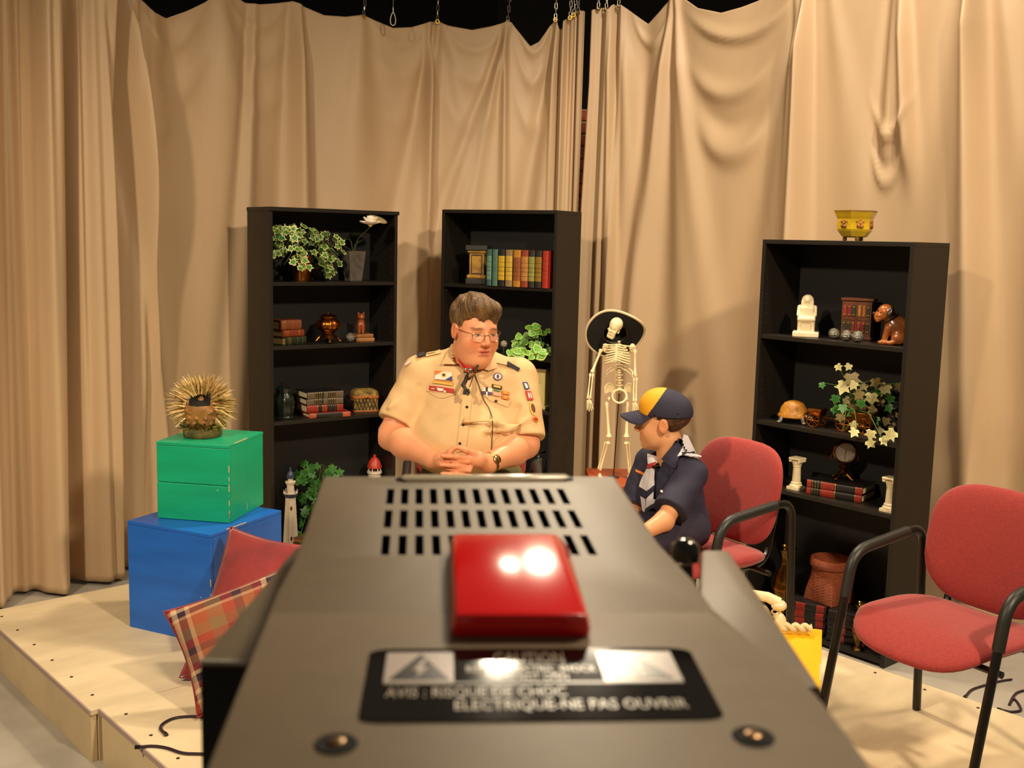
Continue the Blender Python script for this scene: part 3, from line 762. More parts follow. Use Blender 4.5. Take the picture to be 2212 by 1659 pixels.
o = thing('trailing_ivy', 'dark green trailing ivy in the left bookcase beside the navy lighthouse', 'plant', p)
g = G(); g.lathe([(.05, 0), (.07, .13), (.075, .135), (.07, .14), (.06, .12), (0, .11)], 20); part('pot', g, m_dkg, o)
lf3 = leaf_mesh('leaf', IVY, m_ivyd, m_ivy, .8); lf4 = leaf_mesh('leaf', IVY, mat('mid_ivy', '3c7a2c', .5, var=.3, vscale=6), m_ivyd, .8); g = G()
for i in range(95):
    px = random.gauss(690, 32); py = random.uniform(1003, 1165)
    if not (632 < px < 765): continue
    if py > 1085 and px > 690: continue
    q = at(px, py, p.y - random.uniform(-.02, .16)) - p
    place_leaf(o, lf3 if i % 3 else lf4, q, (random.uniform(-.6, .6), -1, random.uniform(-.2, .9)), random.uniform(.034, .055))
    if i % 4 == 0: g.tube([(0, 0, .12), (q.x * .5, q.y * .5, max(q.z, .14) + .03), q], .0018, 5)
part('stems', g, m_stem, o)
for k in range(4):
    book(['worn brown book at the bottom of the low stack behind the navy lighthouse', 'worn book second from bottom in the low stack behind the navy lighthouse', 'worn book third from bottom in the low stack behind the navy lighthouse', 'worn brown book on top of the low stack behind the navy lighthouse'][k],
         onz(672, 1203, ZP) + Vector((.02, .03, k * .027 - .0)), 1.0 + .05 * k, .2, .14, .026, cov(('5e3c22', '6a4a2c', '4a2c1a', '5a4228')[k]), mm('tan_page', 'c08a48', .8), (), 'low stack of worn books')

# ---------------------------------------------------------------- middle bookcase
B1, B2, B3, B4, B5 = SH['B'][4]
p = on('B', 1033, .10, B1)
o = thing('pedestal', 'distressed yellow square pedestal with black cap beside the row of books', 'pedestal', p, -.22)
m_yel = mat('distressed_yellow', 'c08c2c', .55, col2='8a6420', vscale=14, bump=.2); m_blkd = mat('distressed_black', '2a2620', .55, var=.3)
g = G(); g.box((0, 0, .0175), (.125, .125, .035)); part('plinth', g, m_blkd, o, 0, .006)
g = G(); g.box((0, 0, .045), (.115, .115, .022)); part('base_moulding', g, m_yel, o, 0, .008)
g = G(); g.box((0, 0, .115), (.088, .088, .13)); part('shaft', g, m_yel, o, 0, .002)
for q in range(4):
    M = Matrix.Rotation(q * 1.5708, 4, 'Z'); g = G()
    for x, z, w, h in ((0, .062, .06, .006), (0, .168, .06, .006), (-.031, .115, .004, .11), (.031, .115, .004, .11)): g.box((x, -.0445, z), (w, .004, h), M=M)
    part('panel_frame', g, m_blkd, o, 0)
g = G(); g.box((0, 0, .188), (.11, .11, .014)); part('cap_moulding', g, m_yel, o, 0, .005)
g = G(); g.box((0, 0, .21), (.128, .128, .03)); part('cap', g, m_blkd, o, 0, .004)
xs = [(1065, 1076), (1077, 1089), (1089.5, 1104), (1105, 1120.5), (1121.5, 1138), (1138.5, 1154), (1154.5, 1168), (1168.5, 1183), (1184, 1197)]
cols = ['35584e', '4c6a5a', '1c1a18', '8a7048', 'b07820', '8a3820', '2c2620', '24201e', 'a02818']
bnd = [[(.18, .83, cov('5e8474'))], [], [(.17, .83, cov('c09a20'))], [(.17, .83, cov('c0a038'))], [(.2, .83, cov('8a4a28'))], [(.17, .83, cov('b07838'))], [(.17, .83, cov('8a8848'))], [(.17, .83, cov('8a6818'))], []]
desc = ['dark teal book with pale panel next to the yellow pedestal', 'plain grey green book, second from the yellow pedestal', 'black book with bright yellow panel', 'taupe book with yellow panel and gilt lines', 'orange book with brown ribbed panel', 'brick red book with tan panel', 'black book with olive green panel', 'black book with ochre panel', 'plain red book at the right end of the row']
m_line = mat('dark_line', '2a1a10', .6)
for i, ((x0, x1), c) in enumerate(zip(xs, cols)):
    p = on('B', (x0 + x1) / 2, .07, B1); w = (x1 - x0) / ppm(p) / math.cos(.35) * 1.02
    bd = list(bnd[i])
    if bd or i == 8: bd += [(z, z + .012, m_line if i not in (4, 8) else m_gold) for z in (.34, .47, .58, .70)]
    # spine faces the room: local x is up when standing
    o = book(desc[i] + ' on the middle bookcase', p, -.529, .205, .15, w, cov(c), m_cream, bd, 'row of books on the middle bookcase', stand=True)
# dried flowers and pothos
p = on('B', 1086, .12, B2)
m_pom = mat('dried_pom', 'a89a84', .9, bump=1, bscale=120)
for i, (px, py, r, lb) in enumerate([(1088, 743, .021, 'round grey dried pompom flower on a thin stem'), (1070, 751, .017, 'smaller greenish dried pompom flower by the man\'s cheek')]):
    q = on('B', px, .12, B2); o = thing('dried_flower', lb, 'flower', q, 0, 'dried pompom flowers'); hh = at(px, py, q.y).z - B2
    g = G(); g.ell((0, 0, hh), r, 14, 10); part('bloom', g, m_pom, o, 180)
    g = G(); g.cyl((0, 0, .008), (0, 0, hh), .002, n=6); part('stem', g, m_stem, o)
    g = G(); g.lathe([(.02, 0), (.02, .006), (.004, .010)], 14); part('foot', g, m_dkg, o)
p = on('B', 1158, .15, B2)
o = thing('pothos_plant', 'bright green pothos with heart-shaped leaves spilling over its shelf', 'plant', p)
g = G(); g.lathe([(.04, 0), (.055, .09), (.058, .095), (.052, .09), (0, .08)], 20); part('pot', g, m_dkg, o)
hl = leaf_mesh('leaf', HRT, m_pothos, m_pothe, .8); g = G()
sp = [(random.uniform(1105, 1186), random.uniform(707, 768)) for _ in range(60)] + [(random.uniform(1100, 1128), random.uniform(755, 796)) for _ in range(14)]
for i, (px, py) in enumerate(sp):
    if px < 1130 and py < 725 and random.random() < .7: continue
    dd = random.uniform(-.06, .09) if py < 775 else random.uniform(.20, .23)
    q = at(px, py, p.y - dd) - p
    lc = SM['B'].inverted() @ (p + q)
    if lc.x > W - .06 or (lc.z < B2 + .03 and lc.y > -.03): pass
    if lc.x > W - .055: continue
    if lc.z < B2 + .03 and lc.y > -.02: q = at(px, py, p.y - .26) - p
    place_leaf(o, hl, q, (random.uniform(-.5, .4), -1, random.uniform(0, .9)), random.uniform(.036, .056))
    if i % 4 == 0: g.tube([(0, 0, .08), (q.x * .5, q.y * .5, max(.11, q.z + .02)), q], .002, 5)
part('stems', g, m_stem, o)
p = on('B', 1166, .10, B3)
o = thing('mini_chest', 'small cream chest of drawers with three violet flower panels', 'box', p, -.529)
m_chest = mat('cream_paint', 'cdbf7c', .6, var=.05); m_vio = mat('violet_panel', '8a7a94', .6)
hh = at(1168, 795, p.y).z - B3
g = G(); g.box((0, 0, hh / 2), (.115, .10, hh - .02)); part('body', g, m_chest, o, 0, .003)
g = G(); g.box((0, 0, .01), (.13, .115, .02)); part('base', g, m_chest, o, 0, .004)
g = G(); g.box((0, 0, hh - .008), (.13, .115, .016)); part('top', g, mm('tan_top', '8a7040', .5), o, 0, .003)
for k in range(3):
    z = hh * (.24 + .27 * k); d = part('drawer', G().box((-.012, -.052, z), (.078, .006, hh * .24)), m_chest, o, 0, .001)
    part('flower_panel', G().box((-.022, -.056, z), (.034, .003, .042)), m_vio, d, 0)
    g = G(); g.ell((-.022, -.060, z), .006, 10, 6); part('knob', g, mm('white_knob', 'e8dcd0', .4), d)
p = on('B', 1160, .10, B4)
o = thing('glass_jar', 'clear ribbed glass jar with rounded lid beside the man\'s elbow', 'jar', p)
m_glass = mat('clear_glass', 'ffffff', .03, trans=1, ior=1.45); hj = at(1160, 958, p.y).z - B4
g = G(); g.lathe([(.045, 0), (.056, .01), (.062, hj * .35), (.056, hj * .62), (.034, hj * .70), (.032, hj * .74), (.028, hj * .74), (.030, hj * .69), (.051, hj * .61), (.057, hj * .35), (.051, .014), (0, .010)], 48, wob=lambda a, z: 1 + (.02 * math.cos(12 * a) if z > .01 and z < hj * .65 else 0)); part('jar_body', g, m_glass, o)
g = G(); g.lathe([(.034, hj * .74), (.044, hj * .77), (.046, hj * .80), (.042, hj * .86), (.028, hj * .92), (.010, hj * .94), (.013, hj * .97), (.008, hj), (0, hj)], 24); part('lid', g, m_glass, o)

# ---------------------------------------------------------------- right bookcase: top and first shelf
C1, C2, C3, C4 = SH['C'][4]
p = SM['C'] @ Vector((.42, .13, SH['C'][3])); p = on('C', 1845, .13, SH['C'][3])
o = thing('hexagonal_planter', 'yellow hexagonal ceramic planter with fruit reliefs on top of the right bookcase', 'planter', p, .0)
m_plant = mat('yellow_glaze', 'c9a41c', .25, var=.1, coat=.3); m_plrim = mat('brown_rim', '7a5a18', .35); m_fruit = mat('fruit_relief', '9a6028', .5, var=.5, vscale=40)
o.scale = (.92, .92, 1.14); Mh = Matrix.Rotation(math.pi / 6 - .52, 4, 'Z')
g = G(); g.lathe([(.045, .014), (.062, .018), (.082, .038), (.086, .045), (.087, .085), (.092, .092), (.103, .112), (.097, .112), (.082, .088), (.078, .045), (.0, .03)], 6, M=Mh); part('bowl', g, m_plant, o, 0, .002)
g = G(); g.lathe([(.098, .1115), (.1045, .1115), (.1045, .117), (.098, .117), (.098, .1115)], 6, M=Mh); part('rim', g, m_plrim, o, 0)
for k in range(6):
    a = k * 1.0472 + (math.pi / 6 - .52) + .5236; c, s = math.cos(a), math.sin(a)
    g = G(); R = .0765
    for dx, dz, r in ((-.008, -.006, .009), (.007, -.008, .009), (0, .004, .008), (-.016, .010, .005), (.015, .010, .005), (0, .014, .005)):
        g.ell((R * c - dx * s, R * s + dx * c, .064 + dz), (r, r, r), 8, 6)
    part('fruit_relief', g, m_fruit, o)
for k in range(3):
    a = k * 2.0944 - 1.5708; g = G(); g.lathe([(.008, 0), (.011, .006), (.010, .016)], 10, Matrix.Translation((.045 * math.cos(a), .045 * math.sin(a), 0))); part('foot', g, m_plrim, o)
m_stone = mat('ivory_stone', 'e6d3ac', .6, var=.08, vscale=20)
p = on('C', 1740, .09, C1)
f = sdf([('u', sd_box((0, 0, .012), (.058, .05, .012), .004), .002), ('u', sd_box((0, .0, .045), (.038, .036, .035), .006), .004), ('u', sd_box((0, -.012, .082), (.040, .034, .010), .008), .006),
         ('u', sd_ell((0, .012, .118), (.034, .024, .045)), .008), ('u', sd_box((0, -.006, .112), (.030, .022, .026), .006), .006), ('u', sd_cap((-.034, .008, .135), (-.036, -.02, .10), .010, .009), .006), ('u', sd_cap((.034, .008, .135), (.036, -.02, .10), .010, .009), .006),
         ('u', sd_ell((0, .002, .168), (.018, .018, .022)), .006), ('u', sd_ell((0, .010, .165), (.027, .018, .028)), .004), ('u', sd_box((-.02, .006, .148), (.008, .012, .016), .004), .004), ('u', sd_box((.02, .006, .148), (.008, .012, .016), .004), .004),
         ('s', sd_box((0, -.045, .045), (.022, .016, .020), .004), .003), ('u', sd_ell((0, -.016, .165), (.004, .005, .006)), .003)])
o = tag(link('scribe_statue', sdf_mesh('scribe', f, (-.07, -.06, -.004), (.07, .06, .2), .0026, m_stone), None, p, (0, 0, -.30)), 'ivory stone seated scribe statue on the right bookcase', 'statue')
p = on('C', 1851, .20, C1)
o = thing('miniature_bookcase', 'miniature brown bookcase ornament filled with tiny books', 'ornament', p, -.62)
m_mini = mat('mini_wood', '6e3a1e', .4, var=.2)
g = G(); g.box((0, 0, .088), (.13, .05, .165)); part('body', g, m_mini, o, 0, .003)
g = G(); g.box((0, 0, .18), (.15, .065, .014)); part('top', g, m_mini, o, 0, .004)
g = G(); g.box((0, 0, .007), (.145, .062, .014)); part('base', g, m_mini, o, 0, .004)
cc = ['2c3a28', '9a3020', 'b07830', '223226', '8a2030', 'a05828', '7a2818', '283830']
for r in range(2):
    for k in range(6):
        g = G(); g.box((-.052 + k * .0205 + (.002 if k > 2 else -.002), -.0265, .056 + r * .073), (.014, .008, .052)); d = part('tiny_book', g, cov(cc[(k * 3 + r) % 8]), o, 0, .003)
        for q in (-.018, .018):
            g = G(); g.box((-.052 + k * .0205 + (.002 if k > 2 else -.002), -.0308, .056 + r * .073 + q), (.0125, .002, .004)); part('gilt_band', g, m_gold, d, 0)
for x in (-.063, 0, .063):
    g = G(); g.box((x, -.026, .09), (.007, .006, .16)); part('stile', g, m_mini, o, 0)
g = G(); g.box((0, -.026, .092), (.13, .006, .008)); part('rail', g, m_mini, o, 0)
ball('C', 1801, .10, C1, .025, 'leftmost crackled silver ball, nearest the ivory scribe', 'silver balls on the right bookcase')
ball('C', 1828, .055, C1, .025, 'middle crackled silver ball before the miniature bookcase', 'silver balls on the right bookcase')
ball('C', 1852, .05, C1, .026, 'rightmost crackled silver ball, nearest the bulldog', 'silver balls on the right bookcase')
p = on('C', 1925, .10, C1)
m_dog = mat('tan_dog_glaze', '95501f', .25, var=.35, vscale=12, coat=.3); m_dogd = mat('dark_dog_glaze', '2a1c14', .3)
f = sdf([('u', sd_ell((.040, .0, .058), (.046, .036, .050)), .02), ('u', sd_ell((.008, 0, .085), (.042, .034, .046)), .025), ('u', sd_ell((-.030, -.004, .140), (.036, .034, .034)), .02), ('u', sd_ell((-.055, -.008, .122), (.024, .026, .022)), .012),
         ('u', sd_cap((-.018, -.02, .07), (-.030, -.024, .010), .015, .012), .012), ('u', sd_cap((-.012, .02, .07), (-.022, .024, .010), .015, .012), .012), ('u', sd_ell((-.040, -.026, .009), (.018, .012, .010)), .006), ('u', sd_ell((-.034, .026, .009), (.018, .012, .010)), .006),
         ('u', sd_ell((.030, -.032, .030), (.032, .014, .026)), .012), ('u', sd_ell((-.004, -.038, .010), (.022, .012, .010)), .008), ('u', sd_ell((-.062, -.02, .112), (.012, .010, .018)), .008),
         ('s', sd_cap((-.075, -.03, .118), (-.04, -.036, .112), .003, .003), .004), ('s', sd_cap((-.05, -.03, .135), (-.046, .03, .135), .003, .003), .004), ('s', sd_plane((0, 0, 1), 0.001), .002)])
fdog = f
o = thing('bulldog_statue', 'tan bulldog statue sitting with head turned, right of the miniature bookcase', 'statue', p, -.35)
link('body', sdf_mesh('dog', fdog, (-.10, -.07, -.006), (.10, .06, .19), .003, m_dog), o)
for s in (-1, 1):
    g = G(); g.ell((-.012, s * .030 - .004, .142), (.012, .008, .024), 12, 8, R=Euler((s * .3, .3, 0)).to_matrix()); part('ear', g, m_dogd, o)
g = G(); g.ell((-.078, -.010, .132), (.008, .012, .008), 10, 8); part('nose', g, m_dogd, o)
for s in (-1, 1):
    g = G(); g.ell((-.062, s * .014 - .008, .146), (.005, .006, .005), 10, 8); part('eye', g, m_dogd, o)
g = G(); cpt = [Vector((-.012 + .030 * math.cos(a), .036 * math.sin(a), .112 + .020 * math.cos(a))) for a in np.linspace(0, 6.283, 22, endpoint=False)]; g.tube(cpt, .005, 6, closed=True); part('collar', g, m_dogd, o)

# ---------------------------------------------------------------- right bookcase, second shelf
p = on('C', 1713, .08, C2)
o = thing('turtle_box', 'turtle-shaped trinket box with an amber domed shell and metal legs', 'ornament', p, -.35)
m_shell = mat('amber_shell', 'b0741c', .45, col2='96600f', vscale=40, bump=.4, bscale=70); m_leg = mat('pewter', '6a6258', .4, metal=.8)
g = G(); g.lathe([(.058, .026), (.066, .028), (.067, .036), (.060, .046), (.054, .072), (.040, .094), (.02, .104), (0, .107)], 28, M=Matrix.Diagonal((1.08, .86, 1, 1))); part('shell', g, m_shell, o)
for x, y in ((-.05, -.035), (.045, -.04), (-.045, .04), (.045, .04)):
    g = G(); g.tube([(x * .7, y * .7, .034), (x, y, .024), (x * 1.15, y * 1.2, .006)], [.012, .010, .010], 8); g.ell((x * 1.2, y * 1.25, .007), (.013, .011, .007), 10, 6); part('leg', g, m_leg, o)
g = G(); g.tube([(.055, -.02, .034), (.078, -.03, .030)], [.013, .011], 10); g.ell((.086, -.034, .030), (.016, .013, .012), 12, 8); part('head', g, m_leg, o)
p = on('C', 1830, .11, C2)
o = thing('metal_wagon', 'small coppery antique wagon with spoked wheels under the ivy', 'ornament', p, -.70)
def wheel(par, c, r, m):
    g = G(); g.tube([(c[0] + r * math.cos(a), c[1], c[2] + r * math.sin(a)) for a in np.linspace(0, 6.283, 20, endpoint=False)], .0038, 6, closed=True)
    for k in range(8): g.cyl(c, (c[0] + r * math.cos(k * .785), c[1], c[2] + r * math.sin(k * .785)), .0018, n=5)
    g.ell(c, (.006, .008, .006), 8, 6); part('wheel', g, m, par)
for x, r in ((-.145, .030), (-.005, .030), (.09, .032)):
    for y in (-.045, .045): wheel(o, (x, y, r + .003), r, m_copper)
g = G(); g.box((-.145, 0, .062), (.055, .07, .022)); g.box((-.145, 0, .078), (.065, .08, .012)); part('coach_box', g, m_copper, o, 0, .003)
g = G(); g.box((.045, 0, .07), (.16, .08, .05)); part('cart_body', g, m_bronze, o, 0, .006)
g = G()
for x in (-.145, -.005, .09): g.cyl((x, -.047, .033), (x, .047, .033), .003, n=6)
g.cyl((-.13, 0, .045), (.0, 0, .045), .004, n=6); part('axles', g, m_bronze, o)
par = thing('ivy_arrangement', 'pale variegated ivy with large leaves growing over the metal wagon', 'plant', p + Vector((0, 0, .097)), 0)
bigA = leaf_mesh('leaf', IVY, m_ivyp, m_ivyc, .82); bigB = leaf_mesh('leaf', IVY, m_ivyd, m_ivy, .8); bigC = leaf_mesh('leaf', IVY, mat('olive_leaf', '8a7a4a', .5, var=.3), None)
pb = par.location; g = G()
spec = [(1808, 788, .04, 0), (1836, 787, .04, 0), (1838, 808, .085, 2), (1775, 827, .035, 1), (1826, 826, .075, 0), (1848, 826, .05, 0), (1890, 818, .06, 2), (1915, 830, .07, 0), (1940, 828, .05, 2), (1883, 850, .07, 0), (1806, 855, .05, 1), (1860, 865, .05, 1), (1845, 870, .07, 0), (1825, 860, .05, 2),
        (1872, 872, .06, 2), (1905, 862, .05, 2), (1918, 875, .05, 1), (1930, 890, .04, 2), (1800, 880, .05, 1), (1815, 895, .05, 2), (1850, 902, .05, 2), (1893, 900, .06, 1), (1915, 903, .05, 2), (1905, 908, .05, 1), (1840, 912, .045, 0), (1858, 905, .055, 0), (1928, 912, .045, 2), (1848, 928, .05, 0), (1883, 930, .055, 0), (1905, 925, .05, 0), (1932, 932, .065, 0), (1905, 945, .05, 0), (1875, 952, .05, 0), (1860, 845, .06, 2), (1900, 842, .05, 1), (1870, 830, .05, 2), (1820, 875, .05, 1), (1890, 880, .05, 2), (1925, 855, .05, 1), (1845, 888, .05, 1)]
for i, (px, py, sz, kd) in enumerate(spec):
    sh = C2 + .025; Y = p.y - random.uniform(0.0, .08)
    q = at(px, py, Y); lc = SM['C'].inverted() @ q
    if lc.z < sh and lc.y > -.02:                         # below the shelf board: hang in front of it
        d = ray(px, py); n_ = SM['C'].to_3x3() @ Vector((0, 1, 0)); pt = SM['C'] @ Vector((0, -.03, 0)); q = CP + d * ((pt - CP).dot(n_) / d.dot(n_))
    elif lc.x > W - .06:
        k2 = SM['C'] @ Vector((W - .07, lc.y, lc.z)); q = k2
    place_leaf(par, (bigA, bigB, bigC)[kd], q - pb, (random.uniform(-.5, .3) - .2, -1, random.uniform(-.1, .6)), sz * .80, random.uniform(2.2, 4.0))
    v = q - pb
    if v.z > -.02: g.tube([(random.uniform(-.04, .05), random.uniform(-.02, .02), .002), (v.x * .5, v.y * .5, v.z * .5 + .05), v], .0016, 5)
    elif i % 3 == 0:
        e = SM['C'] @ Vector((min(W - .08, max(.05, (SM['C'].inverted() @ q).x)), -.012, C2 + .02)) - pb
        g.tube([(random.uniform(-.0, .05), -.03, .002), (e.x * .6, e.y * .6, .01), e, v], .0016, 5)
part('stems', g, m_stem, par)
g = G(); g.ell((.03, -.0, .012), (.07, .05, .022), 14, 8); part('moss', g, mm('dry_moss', '5a4a24', .9, bump=.6, bscale=90), par)

# ---------------------------------------------------------------- right bookcase, third shelf
def column(label, loc, h):
    o = thing('column_ornament', label, 'ornament', loc, -.866, 'white columns'); m = m_stone
    g = G(); g.box((0, 0, .006), (.062, .062, .012)); g.lathe([(.030, .012), (.031, .018), (.024, .026), (.026, .030), (.02, .036)], 20); part('base', g, m, o, 30)
    g = G(); g.lathe([(.0195, .034), (.0165, h * .72)], 40, wob=lambda a, z: 1 + .05 * math.cos(14 * a)); part('shaft', g, m, o, 60)
    g = G(); g.lathe([(.0175, h * .70), (.020, h * .72), (.018, h * .74), (.022, h * .80), (.026, h * .90)], 20); part('capital', g, m, o)
    for s in (-1, 1):
        g = G(); g.cyl((s * .024, -.022, h * .90), (s * .024, .022, h * .90), .008, n=10); part('volute', g, m, o)
    g = G(); g.box((0, 0, h * .965), (.062, .055, h * .07)); part('abacus', g, m, o, 0, .003)
p = on('C', 1719, .075, C3); column('white ionic column ornament left of the red and black books', p, .150)
p = on('C', 1921, .055, C3); column('white ionic column ornament at the right end, beside the page edges', p, .150)
rbk = [(0, .08, m_red), (.08, .26, m_blk), (.10, .11, m_gold), (.15, .16, m_gold), (.20, .21, m_gold), (.255, .265, m_gold), (.27, .50, m_red), (.51, .525, m_gold), (.525, .88, m_blk), (.875, .885, m_gold), (.885, 1.0, m_red)]
p = on('C', 1816, .14, C3)
rzb = -.66
book('red and black encyclopedia volume, lower of two beneath the clock', p, rzb, .255, .175, .034, m_blk, m_cream, rbk, 'encyclopedias under the clock')
book('red and black encyclopedia volume directly beneath the clock', p + Vector((0, 0, .035)), rzb + .02, .255, .175, .034, m_blk, m_cream, rbk, 'encyclopedias under the clock')
p = p + Vector((.012, .02, .0695))
o = thing('mantel_clock', 'round-faced mantel clock on an ornate bronze foot', 'clock', p, -.15)
m_bz = mat('dark_bronze', '6a4420', .35, metal=.9, var=.3); m_face = mat('clock_face', 'e8dccc', .4)
g = G(); g.lathe([(.02, .026), (.026, .032), (.012, .046), (.022, .056), (.024, .062), (.010, .074), (.010, .08)], 20); part('pedestal', g, m_bz, o)
for k in range(4):
    a = k * 1.5708 + .785; c, s = math.cos(a), math.sin(a); g = G(); g.tube([(.015 * c, .015 * s, .03), (.035 * c, .035 * s, .018), (.05 * c, .05 * s, .006)], [.009, .007, .006], 8); g.ell((.053 * c, .053 * s, .007), .0075, 8, 6); part('foot', g, m_bronze, o)
RX = Matrix.Rotation(math.pi / 2, 4, 'X')
Mc = Matrix.Translation((0, 0, .128)) @ RX
g = G(); g.lathe([(0, -.022), (.045, -.022), (.054, -.012), (.056, .0), (.054, .014), (.047, .02), (.042, .016), (0, .016)], 32, M=Mc); part('case', g, m_bz, o)
g = G(); g.lathe([(0, .016), (.042, .0165), (.042, .0185), (0, .0185)], 32, M=Mc); d = part('dial', g, m_face, o, 30)
for k in range(12):
    a = k * .5236; g = G(); g.box((.035 * math.sin(a), -.0192, .128 + .035 * math.cos(a)), (.002, .001, .006)); part('hour_mark', g, m_line, d, 0)
g = G(); g.box((0, -.0198, .112), (.0024, .001, .032)); g.box((.002, -.0198, .137), (.003, .001, .018)); part('hand', g, m_line, d, 0)
g = G(); g.lathe([(0, .0215), (.036, .0215), (.045, .0195), (.046, .0185)], 28, M=Mc); part('glass', g, m_glass, o)
for s in (-1, 1):
    g = G(); g.tube([(s * .052, 0, .12), (s * .062, 0, .105), (s * .056, 0, .09)], .004, 6); part('scroll', g, m_bz, o)

# ---------------------------------------------------------------- right bookcase, bottom
p0 = on('C', 1780, .13, C4)
rzs = -.52
for st, (dx, dy, nm) in enumerate(((-.066, .008, 'left'), (.085, -.115, 'right'))):
    for k in range(4):
        lb = ['bottom', 'second from bottom', 'third from bottom', 'top'][k] + (' volume of the left stack of red and black books under the basket' if st == 0 else ' volume of the right stack of red and black books under the basket')
        book(lb, p0 + Vector((dx, dy, k * .0365)), rzs + .03 * (k % 2), .175, .16, .036, m_blk, m_cream, [(0, .2, m_blk), (.2, .45, m_red), (.45, .75, m_blk), (.75, .95, m_red), (.2, .21, m_gold), (.74, .75, m_gold)], 'red and black books under the basket')
zb = C4 + 4 * .0365 + .001
p = on('C', 1791, .135, zb)
zb_h = at(1791, 1205, p.y).z - zb
o = thing('basket', 'orange-brown woven basket, square at the base and round at the rim', 'basket', p, .60)
m_wick = mat('orange_wicker', 'a4502a', .55, var=.25, vscale=40, bump=.8, bscale=120, stretch=(1, 1, 4))
m_wickd = mat('basket_inside', '3a1c12', .8)
g = G(); nn = 40; lv = []
H_ = zb_h
def sqr(a, r, sq):
    c, s = math.cos(a), math.sin(a); k = r / max(abs(c), abs(s)) * .98
    return (c * (r * (1 - sq) + k * sq), s * (r * (1 - sq) + k * sq))
rows = 26; vs = []
for j in range(rows + 1):
    t = j / rows; r = .082 + .006 * math.sin(t * 3.1) + .0012 * (j % 2)
    for i in range(nn): x, y = sqr(6.283 * i / nn, r + (.0012 if (i + j) % 2 else -.0012), max(0, 1 - t * 1.5)); vs.append((x, y, t * H_ * .86 + .0))
fs = [(j * nn + i, j * nn + (i + 1) % nn, (j + 1) * nn + (i + 1) % nn, (j + 1) * nn + i) for j in range(rows) for i in range(nn)] + [tuple(range(nn - 1, -1, -1))]
g.add(vs, fs); part('woven_body', g, m_wick, o, 60)
g = G(); g.lathe([(.078, H_ * .80), (.092, H_ * .80), (.096, H_ * .83), (.097, H_ * .96), (.093, H_), (.084, H_), (.080, H_ * .95), (.074, H_ * .3), (0, H_ * .28)], 40); part('rim', g, m_wick, o)
m_gbrass = mat('polished_brass', '7a5c28', .2, metal=1, var=.5, vscale=30)
for px, dep, z0, h, lb in [(1690, .07, C4, .36, 'tall dark brass vase partly behind the boy\'s chair leg'), (1853, .03, C4, .215, 'slender brass vase between the basket and the right chair')]:
    p = on('C', px, dep, z0); o = thing('brass_vase', lb, 'vase', p, 0, 'brass vases')
    k = 1.45 if h > .3 else .9; g = G(); g.lathe([(.0, 0), (.03 * k, 0), (.032 * k, .006), (.016 * k, .02), (.03 * k, h * .3), (.036 * k, h * .45), (.030 * k, h * .62), (.016 * k, h * .76), (.015 * k, h * .86), (.028 * k, h * .97), (.036 * k, h), (.033 * k, h), (.012 * k, h * .85), (0, h * .8)], 24, wob=lambda a, z: 1 + .03 * math.cos(8 * a)); part('body', g, m_gbrass, o)
    g = G(); g.lathe([(.0365 * k, h * .43), (.038 * k, h * .45), (.0365 * k, h * .47)], 24); part('band', g, m_copper, o)
# ================================================================ PROPS ON THE STAGE
def paint(c, d): return mat('paint_' + c, c, .38, col2=d, vscale=2.5, bump=.12, bscale=35, stretch=(1, 1, 5))
def crate(name, label, corner, rz, w, d, h, m, m_edge, split, extra=None):
    """corner = front vertical edge (nearest), local x to the left is -x, depth +y"""
    o = thing(name, label, 'box', corner, rz, 'painted wooden boxes'); t = .014; e = .0022
    g = G(); g.box((-w / 2, d / 2, h - t / 2), (w, d, t)); part('top_board', g, m, o, 0, e)
    if split:
        for k in range(2):
            g = G(); hh = (h - t) / 2; g.box((-w / 2, t / 2 + .001 * k, hh * (k + .5)), (w, t, hh - .0022)); part('plank', g, m, o, 0, e)
            g = G(); dd = (d - t) / 2; g.box((-t / 2 - .001 * k, t + dd * (k + .5), (h - t) / 2), (t, dd - .0025, h - t)); part('plank', g, m, o, 0, e)
    else:
        g = G(); g.box((-w / 2, t / 2, (h - t) / 2 - .001), (w, t, h - t)); part('front_board', g, m, o, 0, e)
        g = G(); g.box((-t / 2, d / 2 + t / 2, (h - t) / 2 - .001), (t, d - t, h - t)); part('side_board', g, m, o, 0, e)
    g = G(); g.box((-w + t / 2, d / 2 + t / 2, (h - t) / 2), (t, d - t, h - t)); part('side_board', g, m, o, 0, e)
    g = G(); g.box((-w / 2, d - t / 2, (h - t) / 2), (w - 2 * t, t, h - t)); part('back_board', g, m, o, 0, e)
    g = G()
    rn = random.Random(int(w * 1000))
    for k in range(7):
        z = rn.uniform(.03, h - .05); g.box((-.0006, -.0006, z), (.003, .003, rn.uniform(.01, .03)))
    g.box((-.05, -.0004, h * .42), (.006, .0016, .004)); g.box((-.002, d * .35, h - .001), (.005, .12, .0022)); g.box((-.0003, d * .5, .03), (.0016, .003, .03))
    part('chipped_wood', g, m_edge, o, 0, kind='stuff')
    return o
m_chip = mat('bare_wood_chip', 'c8b080', .7)
zB = .637
crate('painted_box', 'blue painted wooden box standing on the stage under the green box', (-1.158, 4.05, ZP), math.radians(-25), .428, .447, zB - ZP, paint('1d68cc', '195cb8'), m_chip, False)
crate('painted_box', 'green painted wooden box stacked on the blue box', (-1.128, 4.222, zB + .0005), math.radians(-10.5), .316, .335, .320, paint('10a878', '0e9c6e'), m_chip, True)
zY = .637; yf, yb = onz(1772, 1508, zY), onz(1776, 1360, zY); ryw = -math.atan2(yb.x - yf.x, yb.y - yf.y)
yc = Vector((yf.x, yf.y, zY))
